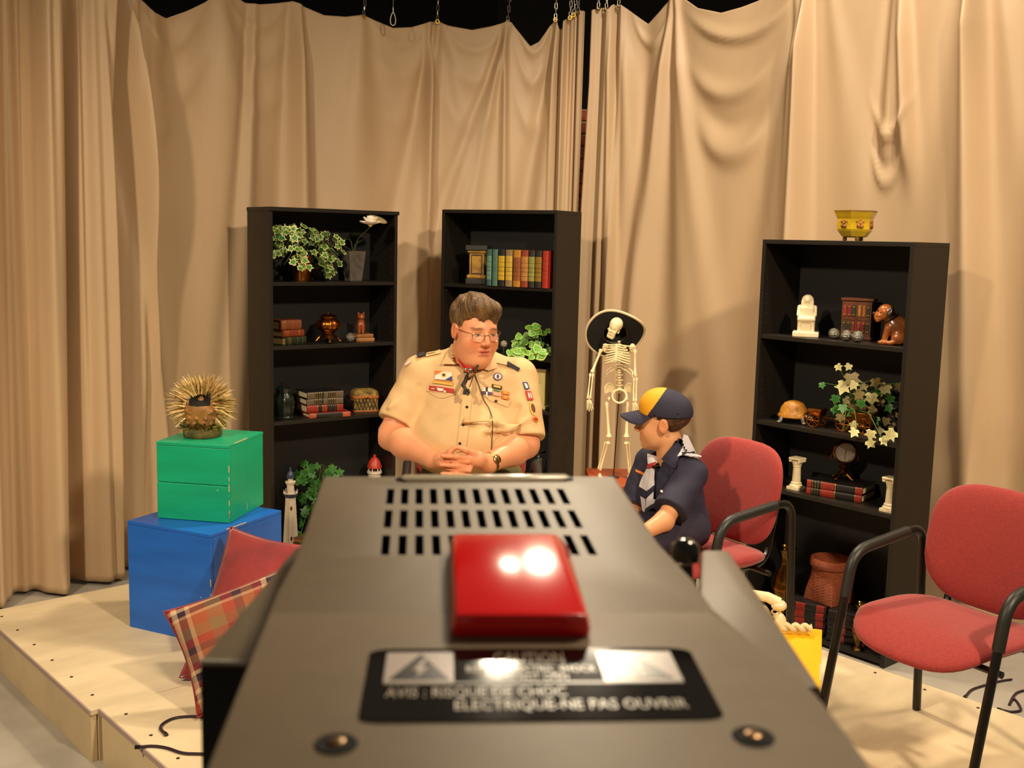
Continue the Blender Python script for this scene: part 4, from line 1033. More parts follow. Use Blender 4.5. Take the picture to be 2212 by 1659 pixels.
crate('painted_box', 'bright yellow box with a telephone on it, beside the right chair', (yf.x, yf.y, ZP), ryw, .42, (yb - yf).length, zY - ZP, paint('f0b414', 'e8aa10'), m_chip, False)
crate('painted_box', 'red-orange painted box under the toy skeleton', (.81, 5.33, 0), math.radians(1), .39, .42, .578, paint('b04a1e', '9c3c18'), m_chip, False)

# straw ornament on the green box
po = onz(437, 942, zB + .321)
o = thing('straw_ornament', 'bristly straw and leaf ornament with a dark hollow, on the green box', 'ornament', po)
m_bark = mat('mossy_bark', '6a5a24', .8, col2='3c3a18', vscale=25, bump=.8, bscale=60)
m_pod = mat('dry_pod', '9a6a34', .6, var=.4, vscale=20); m_holl = mat('dark_hollow', '140e08', .95)
m_straw = mat('golden_straw', 'ecc98c', .45, var=.3, vscale=30); m_straw2 = mat('dark_straw', 'a88c44', .5, var=.3, vscale=30)
g = G(); g.lathe([(.074, 0), (.079, .006), (.080, .024), (.072, .036), (.0, .036)], 28, wob=lambda a, z: 1 + .03 * math.sin(5 * a)); part('log_base', g, m_bark, o)
f = sdf([('u', sd_ell((0, 0, .085), (.074, .062, .065)), .02), ('u', sd_ell((0, .008, .150), (.062, .050, .055)), .03), ('s', sd_ell((0, -.055, .160), (.040, .045, .050)), .012), ('u', sd_ell((0, -.035, .118), (.046, .036, .034)), .012), ('u', sd_ell((-.045, -.040, .112), (.018, .016, .014)), .006), ('u', sd_ell((.045, -.040, .112), (.018, .016, .014)), .006)])
bmat = lambda V: ((V[:, 1] < -.012) & (V[:, 2] > .135) & (np.abs(V[:, 0]) < .045)).astype(int)
link('body', sdf_mesh('straw_body', f, (-.09, -.09, .01), (.09, .08, .22), .004, [m_pod, m_holl], matfn=bmat), o)
rn = random.Random(5); g1 = G(); g2 = G(); g3 = G()
def blade(g, p, d, L, w):
    d = Vector(d).normalized(); s = d.cross(Vector((rn.uniform(-1, 1), rn.uniform(-1, 1), rn.uniform(-.2, 1)))).normalized() * w
    b = Vector((rn.uniform(-.1, .1), rn.uniform(-.1, .1), -.10)) * L
    p = Vector(p); q = p + d * L * .55 + b * .2; e = p + d * L + b
    n = d.cross(s).normalized() * w * .3
    g.add([p - s, p + s, q - s * .8, q + s * .8, e - s * .15, e + s * .15, p + n, q + n], [(0, 1, 3, 2), (2, 3, 5, 4), (0, 2, 7, 6), (6, 7, 3, 1), (2, 4, 7), (7, 4, 5), (7, 5, 3)])
for i in range(760):
    a = rn.uniform(-.75, 3.89)                      # around the back, from one side over the top to the other
    rad = rn.uniform(.050, .064); yy = rn.uniform(-.03, .045)
    p = Vector((rad * math.cos(a), yy, .128 + rad * .95 * math.sin(a)))
    d = Vector((math.cos(a) + rn.uniform(-.25, .25), rn.uniform(-.55, .25), math.sin(a) + rn.uniform(-.2, .25)))
    L = rn.uniform(.05, .095) * (1.05 if a > .3 and a < 2.8 else .95)
    blade(g1 if rn.random() < .6 else g2, p, d, L, rn.uniform(.0016, .0042) if i % 7 else .007)
for i in range(90):
    a = rn.uniform(0, 6.283); blade(g3, (.068 * math.cos(a), .058 * math.sin(a), rn.uniform(.034, .06)), (math.cos(a), math.sin(a) , rn.uniform(.0, .9)), rn.uniform(.02, .04), .006)
part('straw', g1, m_straw, o, 0, recalc=False, kind='stuff'); part('dark_straw', g2, m_straw2, o, 0, recalc=False, kind='stuff'); part('leaf_fringe', g3, mm('dry_leaf', '7a7030', .6, var=.4), o, 0, recalc=False, kind='stuff')
for k in range(16):
    a = -2.9 + k * .18; g = G(); g.ell((.066 * math.cos(a), .060 * math.sin(a), .062 + .022 * (k % 3)), (.012, .009, .009), 10, 6, R=Euler((k, k * 2, 0)).to_matrix()); part('seed_pod', g, m_pod, o)

# cushions
def cushion(label, P, U, V, T, m, m_pipe=None, name='cushion'):
    """P corner, U and V edge vectors"""
    P, U, V = Vector(P), Vector(U), Vector(V); L1_, L2_ = U.length, V.length; u = U.normalized(); v = (V - u * V.dot(u)).normalized(); n = u.cross(v)
    if n.y > 0: n = -n
    o = thing(name, label, 'cushion', P + (u * L1_ + v * L2_) / 2)
    rn = random.Random(8); N = 40
    def surf(s):
        def fn(i, j):
            a = 2 * i - 1; b = 2 * j - 1
            k = max(0, (1 - a * a) * (1 - b * b)); th = T * (k ** .42) * .5
            pin = .09
            x = a * (1 - pin * (1 - abs(a) ** 3) * 0 - pin * (1 - b * b) * abs(a) ** 4); y = b * (1 - pin * (1 - a * a) * abs(b) ** 4)
            wr = .004 * math.sin(5 * a + 3 * b) * k + .0015 * math.sin(11 * b - 6 * a) * k
            return u * (x * L1_ / 2) + v * (y * L2_ / 2) + n * (s * th + wr)
        return fn
    g = G(); g.grid(surf(1), N, N); g.grid(surf(-1), N, N); c = part('cover', g, m, o, 180)
    uv = c.data.uv_layers.new(name='UVMap'); ml = np.zeros(len(c.data.loops) * 2, np.float32)
    for l in c.data.loops:
        q = c.data.vertices[l.vertex_index].co; ml[l.index * 2] = q.dot(u) / L1_ + .5; ml[l.index * 2 + 1] = q.dot(v) / L2_ + .5
    uv.data.foreach_set('uv', ml)
    bd = [surf(1)(i / 30, 0) for i in range(30)] + [surf(1)(1, i / 30) for i in range(30)] + [surf(1)(1 - i / 30, 1) for i in range(30)] + [surf(1)(0, 1 - i / 30) for i in range(30)]
    g = G(); g.tube(bd, .004, 6, closed=True); part('piping', g, m_pipe or m, o)
    return o
m_velvet = mat('red_velvet', '8a1f20', .75, var=.3, vscale=7, bump=.35, bscale=18, sheen=.6)
def plaid():
    m = bpy.data.materials.new('plaid_cloth'); m.use_nodes = True; N = m.node_tree.nodes; L = m.node_tree.links; b = N['Principled BSDF']; b.inputs['Roughness'].default_value = .85
    tc = N.new('ShaderNodeTexCoord'); sp = N.new('ShaderNodeSeparateXYZ'); L.new(tc.outputs['UV'], sp.inputs[0])
    cs = ['8c1f22', 'c9a684', '2c1628', 'b8906c', '9a4c2a', '80603a', '902424', '42242a', '8c5634', '8c1f22', 'c9a684', '2c1628', '8a4a3c']
    ws = [.05, .10, .17, .21, .34, .48, .58, .66, .76, .84, .89, .97]
    outs = []
    for ax in (0, 1):
        mu = N.new('ShaderNodeMath'); mu.operation = 'MULTIPLY'; mu.inputs[1].default_value = 1.35 if ax else 1.25; L.new(sp.outputs[ax], mu.inputs[0])
        fr = N.new('ShaderNodeMath'); fr.operation = 'FRACT'; L.new(mu.outputs[0], fr.inputs[0])
        r = N.new('ShaderNodeValToRGB'); r.color_ramp.interpolation = 'CONSTANT'; e = r.color_ramp.elements
        e[0].position = 0; e[0].color = S2L(cs[0]); e[1].position = ws[0]; e[1].color = S2L(cs[1])
        for k in range(1, len(ws)): q = e.new(ws[k]); q.color = S2L(cs[(k + 1) % len(cs)])
        L.new(fr.outputs[0], r.inputs[0]); outs.append(r)
    mx = N.new('ShaderNodeMixRGB'); mx.inputs[0].default_value = .5; L.new(outs[0].outputs[0], mx.inputs[1]); L.new(outs[1].outputs[0], mx.inputs[2])
    L.new(mx.outputs[0], b.inputs['Base Color'])
    n = N.new('ShaderNodeTexNoise'); n.inputs['Scale'].default_value = 220; L.new(tc.outputs['Object'], n.inputs['Vector']); k = N.new('ShaderNodeBump'); k.inputs['Strength'].default_value = .3; k.inputs['Distance'].default_value = .003
    L.new(n.outputs[0], k.inputs['Height']); L.new(k.outputs[0], b.inputs['Normal'])
    return m
ll = onz(388, 1464, ZP + .016); tt = at(498, 1138, 4.03); rr_ = tt + (at(745, 1262, 3.90) - tt) * .78
cushion('dark red velvet cushion leaning corner-up against the blue box', ll, tt - ll, rr_ - tt, .15, m_velvet)
tl = at(354, 1322, 3.54); tr = at(655, 1205, 3.68); bl = onz(440, 1545, ZP + .02)
cushion('plaid cushion in red, brown and cream resting on the red cushion', tl, tr - tl, bl - tl, .15, plaid(), m_velvet)

# ---------------------------------------------------------------- chairs
m_red_f = mat('red_chair_fabric', '9a2f2a', .85, var=.12, vscale=120, bump=.25, bscale=350, sheen=.3)
m_tube = mat('black_tube', '14120f', .28, var=.1); m_pad = mat('arm_pad_black', '22201c', .45)
def sq(t, p): return math.copysign(abs(t) ** p, t)
def chair_mesh():
    P = {}
    # backrest: curved superellipse pad
    N1, N2 = 40, 14
    def pad(w, h, th, bow, pw=.5):
        vs = []; fs = []
        for j in range(N2 + 1):
            ph = -math.pi / 2 + math.pi * j / N2
            for i in range(N1):
                a = 2 * math.pi * i / N1; r = math.cos(ph) ** .45
                x = w * sq(math.cos(a), pw) * r; z = h * sq(math.sin(a), pw) * r; y = th * math.sin(ph)
                vs.append((x, y, z))
        for j in range(N2):
            for i in range(N1): fs.append((j * N1 + i, j * N1 + (i + 1) % N1, (j + 1) * N1 + (i + 1) % N1, (j + 1) * N1 + i))
        return vs, fs
    vs, fs = pad(.235, .198, .028, 0, .62)
    out = []
    for x, y, z in vs:
        zz = z; k = 1 - .10 * (z < 0) * (abs(z) / .198) ** 2
        y2 = y - .030 * (x / .235) ** 2 * 1.0 + .02 * (z / .198) ** 2 * .3
        out.append((x * k, y2 + .17 * z, zz))
    g = G(); g.add([(x, y + .205, z + .652) for x, y, z in out], fs); P['backrest'] = mesh('backrest', g, m_red_f, 180)
    vs, fs = pad(.245, .235, .036, 0, .62)
    out = []
    for x, y, z in vs:      # lay flat: z->depth, y->height
        h = y + (-.045 * max(0, (-z - .12)) / .115 if z < -.12 else 0) + .012 * (x / .245) ** 2 - .010 * (1 - (x / .245) ** 2)
        out.append((x, z - .03, h + .435))
    g = G(); g.add(out, fs); P['seat'] = mesh('seat', g, m_red_f, 180)
    def arc(pts, n=6, r=.06):
        pts = [Vector(p) for p in pts]; res = [pts[0]]
        for i in range(1, len(pts) - 1):
            a, b, c = pts[i - 1:i + 2]; d1 = (a - b).normalized(); d2 = (c - b).normalized(); k = min(r, (a - b).length * .45, (c - b).length * .45)
            for t in np.linspace(0, 1, n): res.append((b + d1 * k) * (1 - t) ** 2 + b * 2 * t * (1 - t) + (b + d2 * k) * t ** 2)
        return res + [pts[-1]]
    for s, nm in ((-1, 'side_frame'), (1, 'side_frame2')):
        x = s * .272
        g = G(); g.tube(arc([(x, -.275, .0), (x, -.150, .625), (x, .205, .668), (x, .245, 0.0)], r=.07), .0135, 10, flat=1.25, up=(0, 1, 0)); P[nm] = mesh('side_frame', g, m_tube, 60)
        g = G(); pp = arc([(x, -.178, .48), (x, -.150, .627), (x, .12, .660)], r=.075); g.tube(pp, .0185, 10, flat=1.0, up=(0, 1, 0)); P[nm + 'p'] = mesh('arm_pad', g, m_pad, 60)
    g = G()
    for y in (-.13, .12): g.cyl((-.262, y, .395), (.262, y, .395), .011, n=8)
    P['crossbar'] = mesh('crossbar', g, m_tube)
    for s in (-1, 1):
        g = G(); g.tube(arc([(s * .16, .05, .395), (s * .16, .20, .395), (s * .16, .245, .62)], r=.08), .013, 8); P['back_bracket%d' % s] = mesh('back_bracket', g, m_tube)
    return P
CH = chair_mesh()
def chair(label, loc, rz):
    o = thing('armchair', label, 'chair', loc, rz, 'red office armchairs')
    for k, me in CH.items(): link({'side_frame2': 'side_frame', 'side_framep': 'arm_pad', 'side_frame2p': 'arm_pad'}.get(k, k.split('1')[0].rstrip('-') if k.startswith('back_b') else k), me, o)
    return o
chair('red upholstered armchair with black tubular frame, empty at the right edge', (1.40, 3.25, ZP + .004), math.radians(-57))
BCH = Vector((.735, 4.03, ZP)); chair('red upholstered armchair that the boy in the cap sits on', BCH + Vector((0, 0, .004)), math.radians(-57))
chair('red upholstered armchair hidden beneath the seated man', (-.155, 4.35, ZP + .004), math.radians(4))

# ---------------------------------------------------------------- telephone on the yellow box
m_phone = mat('ivory_phone', 'e2cfa4', .35); ztop = yc.z + .001
po = onz(1672, 1352, ztop)
o = thing('telephone', 'ivory desk telephone with a twisted coiled cord on the yellow box', 'telephone', (po.x - .085, po.y - .03, ztop), ryw)
g = G(); vs = [(-.09, -.10, 0), (.075, -.10, 0), (.075, .10, 0), (-.09, .10, 0), (-.06, -.03, .06), (.05, -.03, .06), (.05, .06, .065), (-.06, .06, .065)]
g.add(vs, [(3, 2, 1, 0), (4, 5, 6, 7), (0, 1, 5, 4), (1, 2, 6, 5), (2, 3, 7, 6), (3, 0, 4, 7)]); part('phone_base', g, m_phone, o, 0, .014)
g = G(); g.tube([(-.10, .02, .085), (-.06, .02, .10), (0, .02, .104), (.05, .02, .10), (.085, .02, .085)], [.018, .016, .014, .016, .018], 12); g.ell((-.10, .02, .078), (.024, .024, .018), 14, 8); g.ell((.085, .02, .078), (.024, .024, .018), 14, 8); part('handset', g, m_phone, o)
Ri = Matrix.Rotation(-ryw, 3, 'Z'); q = Ri @ (at(1676, 1322, po.y) - Vector(o.location))
g = G(); g.tube([(q.x + .012 * math.cos(a), q.y, q.z + .008 * math.sin(a)) for a in np.linspace(0, 6.283, 14, endpoint=False)], .003, 6, closed=True); g.ell((q.x + .010, q.y + .004, q.z - .035), (.024, .016, .034), 14, 10); part('hook_ring', g, m_phone, o)
c0 = Ri @ (onz(1690, 1357, ztop + .017) - Vector(o.location)); c1 = Ri @ (onz(1754, 1360, ztop + .017) - Vector(o.location))
for ph in (0, math.pi):
    g = G(); pts = []; NN = 330
    for i in range(NN):
        t = i / NN; b = c0.lerp(c1, t); a2 = t * 2 * math.pi * 1.6 + ph; cx = Vector((0, math.cos(a2) * .007, math.sin(a2) * .007 + .004))
        a3 = t * 2 * math.pi * 22; pts.append(b + cx + Vector((0, math.cos(a3), math.sin(a3))) * .0072)
    g.tube(pts, .0022, 5); part('coiled_cord', g, m_phone, o, 180)

# ---------------------------------------------------------------- cables
m_cable = mat('dark_cable', '2a1a22', .45)
def cable(label, pts, r, z):
    P = [onz(x, y, z) + Vector((0, 0, r)) for x, y in pts]; c = catmull([tuple(p) for p in P], 10)
    g = G(); g.tube([tuple(p) for p in c], r, 8); o = thing('cable', label, 'cable', P[0], 0, 'loose cables'); 
    m = part('cord', g, m_cable, o); m.location = -P[0]
    g = G(); d = (P[0] - P[1]).normalized(); g.cyl(P[0] - d * .004, P[0] + d * .012, r * 1.35, n=8); m = part('tip', g, m_tube, o); m.location = -P[0]
cable('short dark cord with a hooked end on the stage, left of the camera', [(357, 1588), (347, 1577), (353, 1566), (375, 1555), (405, 1551), (440, 1552), (520, 1560)], .005, ZP)
cable('dark cord with a straight end on the stage, nearest the left corner', [(300, 1617), (330, 1615), (360, 1619), (395, 1630), (435, 1632), (500, 1635)], .005, ZP)
cable('thin dark cable looping on the floor behind the right chair', [(2085, 1507), (2100, 1492), (2130, 1482), (2160, 1474), (2185, 1470)], .005, 0)
cable('thin dark cable coiled on the floor at the right edge', [(2160, 1535), (2185, 1540), (2205, 1535), (2190, 1512), (2180, 1525), (2195, 1500), (2230, 1490)], .005, 0)

# ---------------------------------------------------------------- toy skeleton
YS = 5.50; m_bone = mat('ivory_bone', 'e8d4a4', .45, var=.08, vscale=20)
def sk(px, py, dy=0): return at(px, py, YS + dy)
sb = Vector((sk(1327, 1017).x, YS, .579))
o = thing('toy_skeleton', 'ivory plastic model skeleton on a thin rod, wearing a wide black hat', 'skeleton', sb)
def B(name, g): m = part(name, g, m_bone, o, 50); m.location = -sb; return m
def bone(name, a, b, r, e0=1.7, e1_=1.7):
    a, b = Vector(a), Vector(b); d = b - a; g = G()
    g.tube([a, a + d * .06, a + d * .16, a + d * .5, a + d * .84, a + d * .94, b], [r * .9, r * e0, r * 1.05, r * .85, r * 1.05, r * e1_, r * .9], 10); return B(name, g)
hx0, hz0 = Vector((1, 0, 0)), Vector((0, 0, 1))
Rs = Euler((.15, -.30, -.25)).to_matrix()
f = sdf([('u', sd_ell((0, .004, .030), (.030, .038, .034)), .01), ('u', sd_ell((0, -.022, .004), (.021, .016, .026)), .01), ('u', sd_box((0, -.020, -.022), (.017, .016, .012), .008), .008),
         ('s', sd_ell((-.0115, -.040, .012), (.009, .012, .009)), .003), ('s', sd_ell((.0115, -.040, .012), (.009, .012, .009)), .003), ('s', sd_ell((0, -.042, -.004), (.004, .010, .007)), .002), ('s', sd_box((0, -.036, -.018), (.014, .006, .0014), .001), .001), ('u', sd_cap((-.025, -.012, 0), (-.024, .010, .004), .004, .003), .003), ('u', sd_cap((.025, -.012, 0), (.024, .010, .004), .004, .003), .003)])
me = sdf_mesh('skull', f, (-.045, -.055, -.05), (.045, .055, .075), .0022, m_bone); s_ = link('skull', me, o); s_.location = sk(1326, 714) - sb; s_.rotation_euler = (.15, .35, -.35); s_.scale = (1.12,) * 3
sp_t, sp_b = sk(1337, 738, .02), sk(1338, 838, .015)
g = G()
for k in range(19):
    q = sp_t.lerp(sp_b, k / 18); q = q + Vector((0, .012 * math.sin(k / 18 * 3.1), 0)); g.cyl(q - Vector((0, 0, .0045)), q + Vector((0, 0, .0045)), .0085 + .004 * k / 18, n=8)
    if k % 2 and k > 10: g.cyl(q - Vector((.020, 0, 0)), q + Vector((.020, 0, 0)), .0028, n=6)
B('spine', g)
g = G(); a_, b_ = sk(1332, 746, -.055), sk(1330, 781, -.062); g.tube([a_, a_.lerp(b_, .3), a_.lerp(b_, .7), b_], [.010, .007, .007, .003], 8, flat=.5, up=(0, 1, 0)); B('sternum', g)
for k in range(9):
    t = k / 8; top = sp_t.lerp(sp_b, .08 + .48 * t) ; st = a_.lerp(b_, min(1, .08 + t * 1.05)) if k < 7 else a_.lerp(b_, 1.0)
    hw = .038 + .030 * math.sin(min(1, t * 1.25 + .12) * 1.571)
    for s in (-1, 1):
        cx = (top.x + st.x) / 2; P_ = []
        end = st if k < 7 else Vector((cx + s * hw * .85, st.y + .012, top.z - .055))
        for q in np.linspace(0, 1, 14):
            if k >= 7:
                an = math.pi * (.62 if k == 7 else .5) * q
                P_.append(Vector((top.x + s * math.sin(an) * hw, top.y + (a_.y - top.y) * (1 - math.cos(an)) / 2, top.z + .004 - .05 * q))); continue
            an = math.pi * q; lx = math.sin(an) * hw; yy = top.y + (end.y - top.y) * (1 - math.cos(an)) / 2
            zz = top.z + .006 + (end.z - top.z - .006) * q - .016 * math.sin(an) * (0.6 + t)
            bx = top.x + (end.x - top.x) * q if k < 7 else top.x + (end.x - top.x) * q * .2
            P_.append(Vector((bx + s * lx * (1 if k < 7 else (1 - .25 * q)), yy, zz)))
        g = G(); g.tube(P_, .0036, 6); B('rib', g)
bone('clavicle', sk(1334, 745, -.05), sk(1303, 745, -.01), .0038); bone('clavicle', sk(1336, 745, -.05), sk(1372, 750, -.01), .0038)
for cx in (1308, 1366):
    g = G(); g.ell(sk(cx, 752, .015), (.017, .006, .025), 10, 6); B('shoulder_blade', g)
for J in ([(1299, 754, -.0), (1278, 806, -.02), (1272, 862, -.04)], [(1371, 755, -.0), (1372, 815, -.01), (1371, 868, -.03)]):
    a, b, c = [sk(*j) for j in J]; bone('humerus', a, b, .0068); off = Vector((.007, 0, 0)); bone('radius', b + off, c + off * .9, .0042); bone('ulna', b - off, c - off * .9, .0042)
    for k in range(4):
        q = c + Vector(((k - 1.5) * .006, -.002, -.005)); e = q + Vector(((k - 1.5) * .004 + .008, -.01, -.058 + .006 * abs(k - 1))); g = G(); g.tube([q, q.lerp(e, .45), q.lerp(e, .7), e], [.0034, .0028, .003, .002], 6); B('finger', g)
    e = c + Vector((.018, -.012, -.03)); g = G(); g.tube([c, e], [.0035, .0022], 6); B('thumb', g)
g = G()
for s, cx in ((-1, 1322), (1, 1353)):
    pl_ = []
    for an in np.linspace(-.5, 3.7, 16):
        pl_.append(sk(cx + s * 6 * 1 + math.cos(an) * 10 * s, 843 - math.sin(an) * 15, .01 - .03 * (1 if False else math.cos(an)) * .5))
    c_ = sk(cx + s * 3, 846, .02); n = len(pl_); vs = [c_] + pl_ + [c_ + Vector((0, .010, 0))] + [p_ + Vector((0, .007, 0)) for p_ in pl_]
    fs = [(0, i + 1, i + 2) for i in range(n - 1)] + [(n + 1, n + 3 + i, n + 2 + i) for i in range(n - 1)] + [(i + 1, n + 2 + i, n + 3 + i, i + 2) for i in range(n - 1)] + [(0, n + 1, n + 2, 1), (n, 2 * n + 1, n + 1, 0)]
    g.add(vs, fs); g.tube(pl_, .0042, 6)
rg = [sk(1338 + 15.5 * math.cos(a), 856 + 14.5 * math.sin(a), -.02 + .03 * math.sin(a) * -.5) for a in np.linspace(0, 6.283, 20, endpoint=False)]
g.tube(rg, .0062, 8, closed=True); g.ell(sk(1338, 843, .025), (.015, .01, .018), 10, 6); B('pelvis', g)
for hp, kn, an in (((1316, 862), (1315.5, 948), (1296, 1016)), ((1353, 862), (1353, 948), (1359, 1022))):
    g = G(); g.ell(sk(*hp, -.0), .0115, 10, 8); B('femur_head', g)
    k_ = sk(hp[0] - (6 if hp[0] < 1338 else -2), hp[1] + 6); bone('femur', k_, sk(*kn, -.015), .0085, 1.35, 1.9)
    kt = sk(kn[0] - 1, kn[1] + 5, -.015); af = sk(*an, -.0); af.z = max(af.z, .60); bone('tibia', kt, af, .0068, 2.0, 1.5); bone('fibula', kt + Vector((.016 * (-1 if hp[0] < 1338 else 1), .008, -.004)), af + Vector((.010 * (-1 if hp[0] < 1338 else 1), .006, .004)), .0034)
    g = G(); g.ell((af.x, af.y - .03, .588), (.013, .04, .009), 10, 6); g.ell((af.x, af.y + .008, .592), (.010, .014, .012), 10, 6); B('foot', g)
g = G(); g.cyl(sk(1338, 845, .03), Vector((sb.x, YS + .03, .585)), .0028, n=8); m = part('rod', g, m_tube, o); m.location = -sb
g = G(); g.lathe([(.03, 0), (.03, .004), (.01, .008)], 20); part('stand_base', g, m_tube, o).location = (0, .03, 0)
# hat
hc = sk(1329, 722, .055); m_felt = mat('black_felt', '12100e', .9); m_hatc = mat('cream_hat_trim', 'd6c09a', .7)
oh = thing('wide_hat', 'wide-brimmed black hat with cream trim on the skeleton', 'hat', hc)
Rh = Euler((-1.02, .02, .05)).to_matrix()
NB = 48
def brim(a, r):
    wv = .018 * math.sin(2 * a + .6) + .010 * math.sin(3 * a + 1.0)
    rx = r * (1.0 + .04 * math.cos(2 * a)); return Vector((rx * math.cos(a), rx * math.sin(a) * 1.02, wv * (r / .155) ** 2 + .10 * r * r))
for nm, rs, mtl, off in (('brim', [.060, .09, .12, .146], m_felt, 0), ('brim_lining', [.058, .09, .12, .148], m_hatc, .004)):
    g = G(); vs = []
    for r in rs:
        for k in range(NB): vs.append(Rh @ (brim(6.283 * k / NB, r) + Vector((0, 0, off))))
    fs = [(j * NB + k, j * NB + (k + 1) % NB, (j + 1) * NB + (k + 1) % NB, (j + 1) * NB + k) for j in range(len(rs) - 1) for k in range(NB)]
    g.add(vs, fs); part(nm, g, mtl, oh, 180)
g = G(); g.tube([Rh @ (brim(6.283 * k / NB, .148) + Vector((0, 0, .002))) for k in range(NB)], .0065, 8, closed=True); part('trim', g, m_hatc, oh)
g = G(); prof = [(.060, .0), (.062, .03), (.055, .07), (.035, .095), (0, .10)]; vs = []
for r, z in prof:
    for k in range(24): vs.append(Rh @ Vector((r * math.cos(6.283 * k / 24), r * math.sin(6.283 * k / 24), z)))
g.add(vs, [(j * 24 + k, j * 24 + (k + 1) % 24, (j + 1) * 24 + (k + 1) % 24, (j + 1) * 24 + k) for j in range(4) for k in range(24)]); part('crown', g, m_felt, oh, 60)
# ================================================================ STUDIO VIDEO CAMERA (foreground)
def onp(px, py, dz=0):
    d = ray(px, py); t = (-.2014 + dz) / (d.z - .0385 * d.y); return CP + d * t
def topz(Y): return HC - (.1737 + (.719 - Y) * .0385)
VC0 = Vector((.02, .55, 0))
vc = thing('video_camera', 'large grey studio video camera with vents and red tally light, in the foreground', 'camera', VC0)
def VP(name, g, m, smooth=40, bevel=0, label=None, parent=None):
    if parent is None:
        g.v = [tuple(Vector(v) - VC0) for v in g.v]; return part(name, g, m, vc, smooth, bevel, label=label)
    g.v = [tuple(Vector(v) - VC0) for v in g.v]; return part(name, g, m, parent, smooth, bevel, label=label)
m_cam = mat('grey_camera_paint', '80705a', .50, var=.05, vscale=60, bump=.05, bscale=500, spec=.4)
m_camd = mat('black_camera_paint', '0d0c0b', .5); m_slot = mat('vent_dark', '0b0908', .9)
Lp = [(697, 1027), (655, 1150), (632, 1210), (596, 1275), (552, 1380), (505, 1500), (440, 1659), (398, 1760)]
Rp = [(1330, 1027), (1424, 1170), (1500, 1250), (1542, 1310), (1640, 1395), (1735, 1462), (1777, 1508), (1830, 1575), (1890, 1659), (1995, 1760)]
pts = [onp(*p) for p in Rp] + [onp(*p) for p in Lp[::-1]]
def solid(pts, drop, inset=.0):
    n = len(pts); g = G(); low = [Vector((p.x, p.y, p.z - drop)) for p in pts]
    g.add(pts + low, [tuple(range(n)), tuple(range(2 * n - 1, n - 1, -1))] + [(i, n + i, n + (i + 1) % n, (i + 1) % n) for i in range(n)]); return g
body = VP('housing', solid(pts, .15), m_cam, 35, .0035)
# vent slots cut through the top
cut = G()
for r, (y0, y1, xa, xb) in enumerate(((1056, 1089, 843, 1217), (1102, 1140, 837, 1239), (1156, 1199, 833, 1271))):
    for k in range(13):
        xm = xa + (xb - xa) * k / 12
        c0 = onp(843 + (1217 - 843) * k / 12 + (y0 - 1072) * ((833 - 843) * (1 - k / 12) + (1271 - 1217) * k / 12) / 106, y0); c1 = onp(843 + (1217 - 843) * k / 12 + (y1 - 1072) * ((833 - 843) * (1 - k / 12) + (1271 - 1217) * k / 12) / 106, y1)
        w = .0025; z1 = c0.z + .01; z0 = c0.z - .012
        vs = [(c1.x - w, c1.y, z0), (c1.x + w, c1.y, z0), (c0.x + w, c0.y, z0), (c0.x - w, c0.y, z0), (c1.x - w, c1.y, z1), (c1.x + w, c1.y, z1), (c0.x + w, c0.y, z1), (c0.x - w, c0.y, z1)]
        cut.add([Vector(v) - VC0 for v in vs], [(3, 2, 1, 0), (4, 5, 6, 7), (0, 1, 5, 4), (1, 2, 6, 5), (2, 3, 7, 6), (3, 0, 4, 7)])
cme = mesh('cut', cut, m_slot, 0); co = link('vent_cutter', cme, vc)
bo = body.modifiers.new('vents', 'BOOLEAN'); bo.operation = 'DIFFERENCE'; bo.object = co; bo.solver = 'EXACT'; bo.material_mode = 'TRANSFER'
bpy.context.view_layer.update(); dg = bpy.context.evaluated_depsgraph_get()
nm = bpy.data.meshes.new_from_object(body.evaluated_get(dg)); body.modifiers.clear(); body.data = nm
bpy.data.objects.remove(co); bpy.data.meshes.remove(cme)
# raised rear panel
rp = [onp(x, y, .0012) for x, y in ((1530, 1322), (1638, 1400), (1730, 1466), (1772, 1512), (1826, 1580), (1885, 1662), (1985, 1760), (405, 1760), (447, 1662), (510, 1500), (556, 1384), (585, 1322))]
VP('rear_panel', solid(rp, .003), m_cam, 35, .0012)
# side housings
zl = HC - .215
def slab(pxs, z, depth, name, m, bev=.003):
    P = [onz(x, y, z) for x, y in pxs]; return VP(name, solid(P, depth), m, 35, bev)
slab([(640, 1182), (432, 1428), (640, 1432), (800, 1182)], zl, .003, 'side_cover', m_cam, .001)
P = [onz(x, y, zl - .004) for x, y in [(642, 1186), (430, 1430), (640, 1434), (800, 1186)]]; VP('viewfinder_box', solid(P, .20), m_camd, 35, .002)
a_, b_ = onz(433, 1429, zl), onz(533, 1431, zl); g = G(); g.tube([a_, b_], .0016, 6); VP('edge_highlight', g, mat('pale_highlight', 'cfc6b8', .3))  # pale tube: bright highlight on the box edge, put into colour
slab([(1515, 1187), (1575, 1187), (1774, 1482), (1500, 1482)], zl, .12, 'side_housing', m_cam, .003)
a_ = onz(1768, 1480, zl - .004); g = G(); g.ell(a_ + Vector((-.004, -.002, -.006)), (.006, .006, .008), 12, 8); VP('corner_bumper', g, m_camd)
# knob
kp = at(1481, 1180, .66); g = G(); g.lathe([(.0, -.010), (.0090, -.009), (.0094, -.004), (.0084, .001), (.005, .0040), (0, .005)], 24, M=Matrix.Translation(kp)); VP('knob', g, mat('glossy_black', '0a0908', .08, coat=1))
g = G(); g.cyl(kp + Vector((0, 0, -.012)), kp + Vector((.004, -.006, -.07)), .005, n=14); VP('knob_stem', g, m_camd)
